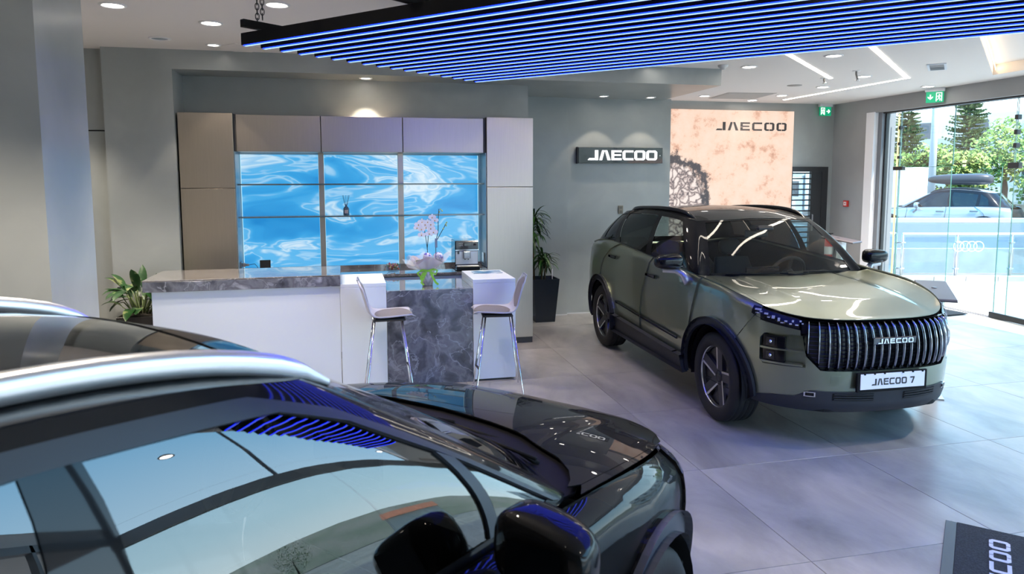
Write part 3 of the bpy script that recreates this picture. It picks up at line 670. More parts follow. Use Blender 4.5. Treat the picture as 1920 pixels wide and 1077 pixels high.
def build_car(P,loc,rz,label,name,M,detail=2,group=None):
    root=empty(name,loc,rz,label,'car',group); B=Body(P); E=B.edge; wb=-P['wb']; Rw=P['Rw']; Ra=P['Ra']; Rc=P['Rc']; zc=P.get('axz',Rw)
    st=P.get('step',.06)
    zs=P['sill']; xs0=P['shut']  # (x,z) points of bumper/fender joint, top to arch
    dA,dB=P['doorA'],P['doorB']; dC=P['doorC']
    sL=B.L
    # black inner body that backs every joint
    ax=B.L
    def core_poly():
        return [(-sL,.30),(-sL,.9),(sL,.9),(sL,.30)]
    holes=[]
    for sg in (-1,1):
        for xc in (0,wb):
            s0=[]
            for x,z in arc(xc,zc,Ra+.012,-20,200,16):
                s0.append((sg*B.sX(x),max(z,.305)))
            holes.append(s0)
    top=[]; bot=[]
    N=60
    for i in range(N+1):
        a=-sL+2*sL*i/N; x=catmull(B.O,B.u_of_s(abs(a))).x; top.append((a,E(x)-.02))
    poly=[(-sL,.30)]+[(sL,.30)]+top[::-1]
    holes+=[[(a*sg,b) for a,b in h] for h in P.get('corecut',lambda B:[])(B) for sg in (1,-1)]+P.get('corecut1',lambda B:[])(B)
    panel('body_shell',poly,lambda a,z,off=0:B.LB(a,z,off),M['under'],root,step=.11,depth=0,holes=holes,off=-.03)
    fl=[]; 
    for i in range(0,61): 
        u=(len(B.O)-1)*i/60; p=catmull(B.O,u); fl.append((p.x-.0*0,p.y*.9))
    fl=fl+[(x,-y) for x,y in fl[::-1]]
    f=MB(); f.prism([(max(min(x,P['outline'][0][0]-.08),P['outline'][-1][0]+.08),y*.98) for x,y in fl],.30,.33); f.build('floor_pan',M['under'],root)
    for sg in (-1,1):
        S=B.side(sg); fp=sg>0  # orientation
        for xc in (0,wb):
            # wheel well liner and arch cladding
            wl=MB(); wl.grid(lambda u,v:V((xc+Ra*math.cos(PI*(1.12*u-.06)),sg*(B.width(xc)-.03-.42*v),zc+Ra*math.sin(PI*(1.12*u-.06)))),20,1); wl.build('wheel_well',M['under'],root)
            wv=MB(); wv.prism([(x,z) for x,z in arc(xc,zc,Ra,-8,188,20)],B.width(xc)-.46,B.width(xc)-.45,Matrix(((1,0,0,0),(0,0,sg,0),(0,1,0,0),(0,0,0,1)))); wv.build('wheel_well',M['under'],root)
            a0=math.degrees(math.asin((zs[0]-zc)/Rc)); 
            ring=arc(xc,zc,Rc,a0,180-a0,26)+arc(xc,zc,Ra,188,-8,26)
            panel('arch_cladding',ring,S,M['clad'],root,step=st*.75,depth=.03,off=.008,flip=not fp)
        # door sill cladding between the arches
        bz=zs[1]
        panel('sill_cladding',[(-Ra-.01,bz),(-Rc*.965,P['cladz'][0]+.009),(wb+Rc*.965,P['cladz'][1]+.009),(wb+Ra+.01,bz)],S,M['clad'],root,step=st,depth=.05,off=.014,flip=not fp)
        # fender (side + top), from the bumper joint to the front door
        def zt(x): return E(x)-.001
        n=10; x0,x1=xs0[0][0],dA[0][0]-.0
        topf=[(lerp(x0,x1,i/n),zt(lerp(x0,x1,i/n))) for i in range(n+1)]
        ang0=math.degrees(math.atan2(xs0[-1][1]-zc,xs0[-1][0])); aE=180-math.degrees(math.asin(min(1,max(-1,(P['cladz'][0]-zc)/Rc))))
        g=.004
        fend=[(x,z) for x,z in topf]+[(x+g,z) for x,z in dA[1:]]+arc(0,zc,Rc,aE,ang0,16)+[(x,z) for x,z in xs0[::-1][1:-1]]
        panel('front_fender',fend,S,M['paint'],root,step=st,flip=not fp)
        def doorpoly(front,rear,zb0,zb1):
            xa,xb=front[0][0]-g,rear[0][0]+g; t=[(lerp(xa,xb,i/n),zt(lerp(xa,xb,i/n))) for i in range(n+1)]
            return t+[(x+g,z) for x,z in rear[1:]]+[(x-g,z) for x,z in front[::-1][:-1]]
        fd=panel('front_door',doorpoly(dA,dB,0,0),S,M['paint'],root,step=st,flip=not fp)
        rearline=dC['line']; arcC=arc(wb,zc,Rc,dC['a1'],dC['a0'],10) # down the rear arch
        xa,xb=dB[0][0]-g,rearline[0][0]
        t=[(lerp(xa,xb,i/n),zt(lerp(xa,xb,i/n))) for i in range(n+1)]
        rd=panel('rear_door',t+[(x+g,z) for x,z in rearline[1:]]+arcC+[(x-g,z) for x,z in dB[::-1][:-1]],S,M['paint'],root,step=st,flip=not fp)
        xe=P['rearx']; xa=rearline[0][0]
        t=[(lerp(xa-g,xe,i/n),zt(lerp(xa-g,xe,i/n))) for i in range(n+1)]
        aR=180-math.degrees(math.asin((P['cladz'][1]-zc)/Rc))
        q=t+[(xe,P['cladz'][1])]+arc(wb,zc,Rc,aR,dC['a1'],16)+[(x-g,z) for x,z in rearline[::-1][:-1]]
        panel('rear_fender',q,S,M['paint'],root,step=st,flip=not fp)
        # chrome strip low on the doors, handles
        if P.get('strip'):
            xa,za,xb,zb,hh=P['strip']; panel('trim_strip',[(xa,za),(xb,zb),(xb,zb+hh),(xa,za+hh)],S,M['darkchrome'],root,step=.1,depth=.012,off=.010,flip=not fp)
        for (hx,hz),dr in zip(P['handles'],(fd,rd)):
            panel('handle_recess',[(hx-.10,hz-.022),(hx+.10,hz-.022),(hx+.10,hz+.022),(hx-.10,hz+.022)],S,M['paint2'],dr,step=.05,depth=.004,off=.002,flip=not fp)
            panel('door_handle',[(hx-.11,hz-.010),(hx+.10,hz-.016),(hx+.10,hz+.016),(hx-.11,hz+.012)],S,M['darkchrome'],dr,step=.05,depth=.012,off=.016,flip=not fp)
        # fender top between the hood's joint and the body edge
        xh=P['hoodcorner']; ys=[(x,y) for x,y in P['hoodshut'] if x<xh-.04]
        topo=[]; 
        for i in range(17):
            x=lerp(xh,P['ftop'][1],i/16); e_=B.LB(sg*B.sX(x),E(x)); topo.append((e_.x,e_.y))
        inn=[(x,sg*y) for x,y in ys]
        panel('fender_top',topo+inn[::-1],B.mH(),M['paint'],root,step=st*.8,depth=.003,flip=False)
    # hood
    frontedge=[]
    sh=B.sX(P['hoodcorner'])
    for i in range(25):
        a=lerp(-sh,sh,i/24); x=catmull(B.O,B.u_of_s(abs(a))).x; p=B.LB(a,E(x)); frontedge.append((p.x,p.y))
    ys=[(x,y) for x,y in P['hoodshut'] if x<P['hoodcorner']-.04]; g=.0015
    hp=frontedge+[(x,y-g) for x,y in ys]+[(x,y) for x,y in P['hoodrear']]+[(x,-y+g) for x,y in ys[::-1]]
    hood=panel('hood',hp,B.mH(),M['paint'],root,step=st*.8,depth=.005,off=.001)
    hr=P['hoodrear']; cw=[(x+.02,y*1.02) for x,y in hr]
    back=[(x-.24,y*.98) for x,y in hr]
    panel('cowl_panel',cw+back[::-1],B.mH(),M['blackmatt'],root,step=.09,depth=.01,off=-.018)
    # greenhouse: body-coloured/black skin with glazing let in
    G=lambda u,t,off=0:B.GH(u,t,off)
    nb=len(B.Ob)-1
    wins=P['windows']; holes=[P['windscreen']]+[[(sg*u,t) for u,t in w_] for w_,_ in wins for sg in (-1,1)]+[P['backlight']]
    # skin drawn in three strips so the outline is simple
    lo=-nb+.001; hi=nb-.001
    back1=[(u,t) for u,t in P['backlight']]
    skin=[(lo,0),(hi,0),(hi,1),(lo,1)]
    panel('pillars',skin,G,M['pillar'],root,step=.09,depth=.0,holes=[h for h in holes[:-1]],scale=(.55,.7),flip=False)
    panel('windscreen',P['windscreen'],G,M['wglass'],root,step=.12,depth=0,off=-.004,scale=(.55,.7))
    band=[(u,t) for u,t in P['wband']]
    if band: panel('windscreen_band',band,G,M['blackmatt'],root,step=.12,depth=0,off=-.008,scale=(.55,.7))
    for w_,kind in wins:
        for sg in (-1,1): 
            panel('window_glass',[(sg*u,t) for u,t in w_],G,M[kind],root,step=.1,depth=0,off=-.005,scale=(.55,.7))
    # window surround
    if P.get('surround'):
        for sg in (-1,1):
            for q in P['surround']:
                panel('window_frame',[(sg*u,t) for u,t in q],G,M['frame'],root,step=.05,depth=.012,off=.004,scale=(.55,.7))
    # roof
    rl=[]
    for i in range(0,8*nb+1): p=catmull(B.Or,i/8); rl.append((p.x,p.y))
    rp=rl+[(x,-y) for x,y in rl[::-1][1:-1]]
    rh=P.get('roofglass'); roof=panel('roof',rp,B.mR(),M['roof'],root,step=.1,depth=.01,off=.002,holes=[rh] if rh else [])
    if rh:
        panel('roof_glass',[(x*1+0,y*.99) for x,y in rh],B.mR(),M['roofglass'],root,step=.1,depth=.01,off=-.001)
    for sg in (-1,1):
        r=P['rail']; pts=[]; n=20
        for i in range(n+1):
            t=i/n; x=lerp(r[0],r[1],t); lift=r[3]*(1-(2*t-1)**8)**1.0; pts.append((x,sg*interp(r[2],x),B.RF(x,interp(r[2],x))+lift-.005))
        q=MB(); wd=r[4]
        def fn(u,v,pts=pts,wd=wd):
            i=v*20; k=min(int(i),19); p=V(pts[k]).lerp(V(pts[k+1]),i-k); a=2*PI*u; c,s_=math.cos(a),math.sin(a)
            hh=wd[1]; ww=wd[0]; e=.6
            endf=min(1,8*min(v,1-v)+.35)
            return p+V((0,math.copysign(abs(c)**e,c)*ww*endf,math.copysign(abs(s_)**e,s_)*hh*endf))
        q.grid(fn,14,40,closeu=True); rr=q.build('roof_rail',M['rail'],root)
        if P.get('railfeet'):
            z0=B.RF(0,0)
            ft=MB()
            for i in range(21):
                pass
            a=[(x,z) for x,y,z in pts]; yy=pts[10][1]
            poly=[(x,z) for x,y,z in pts[::2]]+[(x,B.RF(x,yy)-.01) for x,y,z in pts[::-2]]
            ft.prism(poly,-.010,.010,Matrix(((1,0,0,0),(0,0,1,yy),(0,1,0,0),(0,0,0,1)))); ft.build('rail_base',M['pillar'],root)
    # wheels
    W0=make_wheel(root,Rw,P['Ww'],M); first=True
    for xc in (0,wb):
        for sg in (-1,1):
            o=W0 if first else copy_tree(W0,root); first=False
            o.location=(xc,sg*(B.width(xc)-P['Ww']/2-.012),zc); o.rotation_euler=Euler((PI/2 if sg<0 else -PI/2,0,0)); 
            if xc==0 and P.get('steer'): pass
            ax_=MB()
    ax_=MB(); 
    for xc in (0,wb): ax_.tube([(xc,-B.width(xc)+.1,zc),(xc,B.width(xc)-.1,zc)],.05,8)
    ax_.build('axles',M['under'],root)
    # door mirrors
    for sg in (-1,1):
        mx,my,mz=P['mirror']; ms=P.get('msize',(.085,.125,.075)); h=MB()
        def fn(u,v,sg=sg):
            a=u*2*PI; b=(v-.5)*PI; e=.62
            f=lambda c:math.copysign(abs(c)**e,c)
            x=ms[0]*f(math.cos(b))*f(math.cos(a)); y=ms[1]*f(math.cos(b))*f(math.sin(a)); z=ms[2]*f(math.sin(b))
            tp=1-.28*(y*sg/ms[1]*.5+.5)*(1 if z>0 else .55)
            xx=x*(.55 if x<0 else 1.0)*(1-.25*(y*sg/ms[1]*.5+.5))
            return V((mx+xx-.10*max(0,y*sg),sg*my+y,mz+z*tp))
        h.grid(fn,24,14,closeu=True,flip=False); mo=h.build('door_mirror',M['mirror'],root)
        gp=MB(); gp.add([(mx-ms[0]*.57,sg*my-ms[1]*.6,mz-ms[2]*.5),(mx-ms[0]*.57,sg*my+ms[1]*.55,mz-ms[2]*.5),(mx-ms[0]*.57,sg*my+ms[1]*.5,mz+ms[2]*.4),(mx-ms[0]*.57,sg*my-ms[1]*.6,mz+ms[2]*.5)],[(0,1,2,3)]); gp.build('mirror_glass',mat('mirror glass dark',(.10,.10,.11),.05,1),mo)
        ar=MB(); yb=B.LB(sg*B.sX(mx+.15),E(mx+.15)-.06).y
        ar.tube([(mx+.00,sg*(my+.05),mz-ms[2]*1.02),(mx+.02,sg*(my-.06),mz-ms[2]*1.08),(mx+.06,sg*(my-.11),mz-ms[2]*1.5),(mx+.12,yb+sg*.0,mz-ms[2]*2.4)],[.022,.026,.032,.042],12); ar.build('mirror_arm',M['marm'],mo)
        rp_=MB(); rp_.tube([(mx+ms[0]*.75,sg*(my-ms[1]*.8),mz-ms[2]*.55),(mx+ms[0]*.85,sg*my,mz-ms[2]*.55),(mx+ms[0]*.2,sg*(my+ms[1]*.9),mz-ms[2]*.45)],.009,6); rp_.build('indicator_lamp',M['lens'],mo)
    return root,B,hood
def std_mats(paint,**k):
    d=dict(paint=paint,paint2=paint,under=mat('underbody black',(.008,.008,.009),.7,spec=.2),tyre=mat('tyre rubber',(.014,.014,.015),.62,spec=.35,bump=.05,bscale=90),
     rimdark=mat('wheel gloss black',(.012,.012,.013),.25),rimgrey=mat('wheel dark grey',(.035,.035,.04),.32,.3),silver=mat('machined aluminium',(.62,.62,.64),.22,1),
     clad=mat('cladding blue black',(.018,.020,.027),.5,spec=.4),darkchrome=mat('dark chrome',(.11,.11,.12),.18,1),blackmatt=mat('black plastic',(.005,.005,.006),.65,spec=.15),
     pillar=mat('gloss black',(.004,.004,.005),.5,coat=.6,spec=.05),wglass=glass('car windscreen glass',(.62,.68,.66),1.45),sideglass=glass('car side glass',(.55,.60,.58),1.45),
     darkglass=glass('privacy glass',(.03,.034,.038),1.42),roof=mat('gloss black',(.006,.006,.007),.06,coat=1),rail=mat('rail black',(.01,.01,.011),.25),
     roofglass=mat('roof glass',(.004,.004,.005),.02,coat=1),mirror=mat('gloss black',(.006,.006,.007)),chrome=mat('chrome',(.8,.8,.82),.06,1),marm=paint,
     lens=glass('lamp lens',(.55,.58,.6),1.5),frame=mat('window frame',(.012,.012,.013),.35))
    d.update(k); return d

def car_sideglass(): pass
GREEN_PAINT=mat('sage green metallic',(.235,.262,.19),.32,.88,coat=1.0,coat_rough=.015)
MG=std_mats(GREEN_PAINT,marm=mat('mirror arm silver',(.42,.44,.50),.3,.7,coat=.6))
GP=dict(outline=[(.90,0),(.887,.25),(.83,.47),(.715,.645),(.55,.778),(.33,.862),(.05,.905),(-.5,.925),(-1.4,.932),(-2.3,.93),(-2.85,.918),(-3.2,.88),(-3.45,.78),(-3.56,.55),(-3.59,.28),(-3.60,0)],
 edge=[(-3.6,1.13),(-3.2,1.19),(-2.85,1.245),(-2.5,1.262),(-2.1,1.245),(-1.25,1.195),(-.28,1.135),(.05,1.11),(.33,1.06),(.55,1.005),(.715,.968),(.83,.958),(.90,.955)],
 hood=[(-.6,1.115),(-.4,1.105),(0,1.08),(.35,1.04),(.6,1.0),(.78,.97),(.90,.955)],
 roof=[(-3.0,1.59),(-2.6,1.635),(-2.1,1.668),(-1.6,1.678),(-1.2,1.655),(-.9,1.598),(-.8,1.572)],rcrown=.115,
 belt=[(-.36,0),(-.385,.4),(-.46,.715),(-.50,.815),(-.80,.858),(-1.6,.872),(-2.5,.865),(-3.0,.825),(-3.3,.70),(-3.42,.4),(-3.45,0)],
 roofline=[(-.86,0),(-.87,.33),(-.92,.54),(-.99,.615),(-1.2,.645),(-1.78,.655),(-2.42,.645),(-2.70,.605),(-2.84,.5),(-2.9,.3),(-2.92,0)],
 wb=2.672,Rw=.362,Ww=.24,Ra=.425,Rc=.487,axz=.365,sill=(.345,.29),cladz=(.425,.475),
 shut=[(.50,1.018),(.44,.93),(.345,.80)],
 doorA=[(-.275,0),(-.30,1.0),(-.40,.62),(-.445,.425)],doorB=[(-1.265,0),(-1.30,1.1),(-1.40,.85),(-1.44,.62),(-1.455,.45)],
 doorC=dict(line=[(-2.16,0),(-2.40,1.17),(-2.58,1.05),(-2.655,.94),(-2.672,.86)],a0=12,a1=92),rearx=-3.45,
 strip=(-2.11,.615,-.585,.548,.024),handles=[(-1.20,1.03),(-2.27,1.10)],
 hoodshut=[(.52,.712),(.40,.745),(.15,.765),(-.15,.755),(-.42,.735)],hoodcorner=.60,ftop=(.58,-.45),
 hoodrear=[(-.46,.60),(-.40,.35),(-.37,0),(-.40,-.35),(-.46,-.60)],
 windscreen=[(-1.93,.03),(0,.03),(1.93,.03),(1.90,.965),(0,.975),(-1.90,.965)],wband=[],
 backlight=[],
 windows=[([(3.45,.045),(4.72,.045),(4.62,.90),(4.15,.91),(3.75,.90),(3.55,.5)],'sideglass'),([(4.86,.045),(5.66,.045),(5.95,.90),(4.76,.90)],'darkglass'),([(5.85,.05),(6.55,.10),(6.75,.86),(6.12,.90)],'darkglass'),([(8.3,.15),(9.98,.15),(9.98,.86),(8.5,.86)],'sideglass')],
 rail=(-1.0,-2.62,[(-2.7,.56),(-2.2,.60),(-1.5,.60),(-1.0,.57)],.028,(.017,.020)),railfeet=False,
 mirror=(-.58,1.035,1.24),msize=(.095,.125,.072),step=.06)
GP['shut'][0]=(.50,1.018)
def _cut(B):
    y,x=B.sY,B.sX; return [[(y(.575),.61),(y(.575),.855),(x(.585),.858),(x(.53),.845),(x(.505),.81),(x(.505),.63),(x(.53),.605)]]
def _cut1(B):
    y=B.sY; go=[(y(0),.60),(y(.49),.60),(y(.57),.715),(y(.57),.953),(y(0),.953)]; return [go+[(-a,b) for a,b in go[::-1][1:-1]]]
GP.update(corecut=_cut,corecut1=_cut1)
for k in ('doorA','doorB'): GP[k][0]=(GP[k][0][0],1.1)
GP['doorC']['line'][0]=(-2.16,1.2)
green,GB,ghood=build_car(GP,(3.754,5.111,0),-(PI/2+.0176),'sage green metallic SUV with black roof and chrome slat grille','car',MG)
def green_front():
    B=GB; E=B.edge; r=green; M=MG; L=lambda a,z,off=0:B.LB(a,z,off)
    y=B.sY; x=B.sX; zc=.365; Rc=.487
    # bumper
    a0=math.degrees(math.asin((.36-zc)/Rc)); a1=math.degrees(math.atan2(.80-zc,.345))
    rs=[(x(X),Z) for X,Z in arc(0,zc,Rc,a0,a1,12)]
    half=rs+[(x(.44),.93),(x(.495),.985),(x(.505),.925),(y(.62),.883),(y(.60),.72),(y(.50),.605)]
    low=[(y(.0),.455),(y(.555),.455),(y(.64),.402),(x(.60),.388),(x(.50),.365)]
    poly=[(-a,b) for a,b in low[::-1][:-1]]+low+half
    poly=low+half+[(-a,b) for a,b in half[::-1]]+[(-a,b) for a,b in low[::-1][:-1]]
    rec=[(y(.585),.62),(y(.585),.845),(x(.585),.848),(x(.54),.835),(x(.515),.80),(x(.515),.64),(x(.54),.612)]
    hol=[rec,[(-a,b) for a,b in rec]]
    bumper=panel('front_bumper',poly,L,M['paint'],r,step=.045,depth=.02,holes=hol,off=.004)
    # lower chin with air slots
    cl=[(y(0),.455),(y(.555),.455),(y(.64),.402),(x(.60),.388),(x(.47),.36),(x(.45),.305),(x(.6),.30),(y(.5),.298),(y(0),.295)]
    chin=panel('lower_bumper',[(a,b) for a,b in cl]+[(-a,b) for a,b in cl[::-1][1:-1]],lambda a,z,off=0:B.LB(a,z,off)+V((-.05*max(0,(.36-z)/.1)**2,0,0)),M['clad'],r,step=.05,depth=.03,off=.012)
    for sg in (-1,1):
        v=[(y(.12)*sg,.385),(y(.42)*sg,.392),(y(.42)*sg,.445),(y(.12)*sg,.44)]
        panel('air_slot',v,L,M['under'],chin,step=.1,depth=0,off=.014)
        for k in range(3):
            zz=.395+k*.018; panel('louvre',[(y(.125)*sg,zz),(y(.41)*sg,zz+.004),(y(.41)*sg,zz+.010),(y(.125)*sg,zz+.006)],L,M['rimgrey'],chin,step=.1,depth=.012,off=.022)
        panel('fog_lamp',[(y(.525)*sg,.412),(y(.59)*sg,.412),(y(.59)*sg,.446),(y(.525)*sg,.446)],L,M['chrome'],chin,step=.03,depth=.01,off=.018)
        panel('fog_lens',[(y(.533)*sg,.418),(y(.582)*sg,.418),(y(.582)*sg,.440),(y(.533)*sg,.440)],L,M['pillar'],chin,step=.03,depth=.002,off=.021)
        # recess with two stacked lamps and fins
        rec2=[(a*sg,b) for a,b in rec]
        panel('lamp_recess',rec2,L,M['paint'],r,step=.05,depth=0,off=-.055)
        rim=dense(rec2,.03); q=MB(); n=len(rim)
        q.add([L(p.x,p.y,.004) for p in rim]+[L(p.x,p.y,-.058) for p in rim],[(i,(i+1)%n,n+(i+1)%n,n+i) for i in range(n)],False); q.build('recess_edge',M['paint'],r)
        for z0,z1 in ((.742,.815),(.640,.713)):
            lb=panel('lamp_box',[(x(.665)*sg,z0-.008),(x(.53)*sg,z0-.008),(x(.53)*sg,z1+.008),(x(.665)*sg,z1+.008)],L,M['pillar'],r,step=.04,depth=.05,off=-.014)
            for k in range(1):
                panel('lamp_lens',[(x(.61)*sg,z0+.008),(x(.555)*sg,z0+.008),(x(.555)*sg,z1-.008),(x(.61)*sg,z1-.008)],L,M['rimdark'],lb,step=.03,depth=.004,off=-.006)
                c=L(x(.585)*sg,(z0+z1)/2,-.004); s_=MB(); sellipsoid(s_,c,(.012,.012,.014)); s_.build('bulb',M['chrome'],lb)
        for z0,z1,o in ((.722,.733,.0),(.845,.838,-.004)):
            panel('lamp_fin',[(x(.515)*sg,min(z0,z1)),(y(.60)*sg,min(z0,z1)+.004),(y(.60)*sg,max(z0,z1)),(x(.515)*sg,max(z0,z1)+.004)],L,M['paint'],r,step=.05,depth=.05,off=o)
        panel('lamp_fin',[(x(.515)*sg,.618),(y(.60)*sg,.622),(y(.60)*sg,.634),(x(.515)*sg,.634)],L,M['paint'],r,step=.05,depth=.05,off=.002)
        # headlamp
        hl=[(y(.625)*sg,.887),(y(.625)*sg,.957),(y(.66)*sg,.966),(x(.60)*sg,.986),(x(.47)*sg,1.016),(x(.43)*sg,1.022),(x(.425)*sg,.965),(x(.47)*sg,.945),(x(.58)*sg,.915)]
        h=panel('headlamp',hl,L,M['pillar'],r,step=.04,depth=.02,off=.004)
        k=0
        for Xc,zz,wd,hh in ((.475,.997,.05,.012),(.475,.972,.03,.008),(.50,.984,.02,.008),(.54,.975,.03,.012),(.56,.952,.02,.008),(.59,.957,.022,.022),(.625,.945,.016,.024),(.645,.925,.02,.008),(.665,.938,.02,.010),(.69,.922,.018,.010),(.70,.942,.014,.014),(.72,.918,.022,.010),(.735,.945,.014,.010),(.745,.93,.012,.008)):
            sc=x(Xc); panel('light_block',[((sc-wd/2)*sg,zz-hh/2),((sc+wd/2)*sg,zz-hh/2),((sc+wd/2)*sg,zz+hh/2),((sc-wd/2)*sg,zz+hh/2)],L,mat('lamp crystal',(.42,.42,.45),.55),h,step=.03,depth=.003,off=.007)
    # grille
    go=[(y(0),.604),(y(.49),.606),(y(.588),.722),(y(.612),.885),(y(.618),.950),(y(.45),.949),(y(0),.949)]
    back=[(a,b) for a,b in go]+[(-a,b) for a,b in go[::-1][1:-1]]
    gr=panel('grille',back,L,mat('grille mesh',(.004,.004,.006),.35),r,step=.08,depth=0,off=-.055)
    rim=dense(back,.05); q=MB(); n=len(rim)
    q.add([L(p.x,p.y,.006) for p in rim]+[L(p.x,p.y,-.058) for p in rim],[(i,(i+1)%n,n+(i+1)%n,n+i) for i in range(n)]); q.build('grille_frame',M['pillar'],gr)
    mesh=MB()
    for k in range(11):
        zz=.625+k*.03; pts=[L(lerp(-y(.58),y(.58),i/20),zz,-.045) for i in range(21)]; mesh.tube(pts,.0035,4,smooth=False)
    mesh.build('grille_mesh',M['rimgrey'],gr,kind='stuff')
    nb=20
    for k in range(nb):
        yy=-.575+1.15*k/(nb-1); a=y(yy); ay=abs(yy)
        zb=.610 if ay<.49 else lerp(.61,.715,(ay-.49)/.09); b=MB(); N=12
        pr=[(-.0055,-.050),(-.0062,-.012),(-.0028,.006),(.0028,.006),(.0062,-.012),(.0055,-.050)]
        vs=[];fs=[]
        for i in range(N+1):
            t=i/N; z=lerp(zb,.945,t); o=.024*(1-(2*t-1)**2)**.8-.002-.012*(1 if t<.06 else 0)
            for u_,v_ in pr: vs.append(L(a+u_,z,o+v_))
        m_=len(pr)
        for i in range(N):
            for j in range(m_-1): fs.append((i*m_+j,i*m_+j+1,(i+1)*m_+j+1,(i+1)*m_+j))
        fs+=[tuple(range(m_))[::-1],tuple(range(N*m_,N*m_+m_))]
        b.add(vs,fs,True); b.build('grille_bar',mat('bar chrome',(.34,.36,.40),.08,1),gr)
    # badge and plate
    def front_m(yc,zc_,off):
        p=L(y(yc) if yc else 0,zc_,off); return Matrix(((0,0,1,p.x),(1,0,0,p.y),(0,1,0,p.z),(0,0,0,1)))
    bd=MB(); bd.box(.895+.022,-.175,.800,.895+.035,.175,.850,.004); bo=bd.build('badge',M['darkchrome'],r)
    word('JAECOO',bo,Matrix(((0,0,1,.931),(1,0,0,-.145),(0,1,0,.808),(0,0,0,1))),.29,.034,.005,mat('badge chrome',(.85,.85,.87),.1,1))
    pb=MB(); pb.box(.905,-.285,.462,.925,.285,.602,.004); po=pb.build('plate_holder',M['blackmatt'],r)
    pw=MB(); pw.box(.925,-.262,.482,.929,.262,.594,.002); pp=pw.build('number_plate',mat('plate white',(.74,.74,.80),.35),po)
    word('JAECOO 7',po,Matrix(((0,0,1,.929),(1,0,0,-.175),(0,1,0,.510),(0,0,0,1))),.35,.048,.002,mat('plate ink',(.02,.02,.025),.5))
    cl=MB()
    for yy in (-.23,-.15,-.07,.08,.16,.24): cl.box(.925,yy-.006,.588,.934,yy+.006,.6)
    cl.build('plate_clips',M['blackmatt'],po,kind='stuff')
    panel('tow_eye_cover',[(y(-.435),.515),(y(-.372),.515),(y(-.372),.572),(y(-.435),.572)],L,M['paint'],r,step=.03,depth=.003,off=.006)
    # rear (seen only from other places)
    xr=[(sg_*1,0) for sg_ in (1,)]
    sR=B.sX(-3.45); ztr=.55
    rp=[(sR,.36),(sR,E(-3.45)-.01),(B.L,1.12),(B.L,.36)]
    for sg in (-1,1):
        panel('rear_bumper',[(a*sg,b) for a,b in [(sR,.30),(sR,.72),(B.L,.72),(B.L,.30)]],L,M['clad'],r,step=.08)
        panel('tailgate',[(a*sg,b) for a,b in [(sR,.725),(sR,E(-3.45)-.002),(B.L,1.128),(B.L,.725)]],L,M['paint'],r,step=.08)
        panel('rear_lamp',[(a*sg,b) for a,b in [(sR+.03,.92),(sR+.03,1.0),(B.L,1.0),(B.L,.92)]],L,mat('rear lamp red',(.25,.01,.01),.1,coat=1),r,step=.08,off=.006)
green_front()
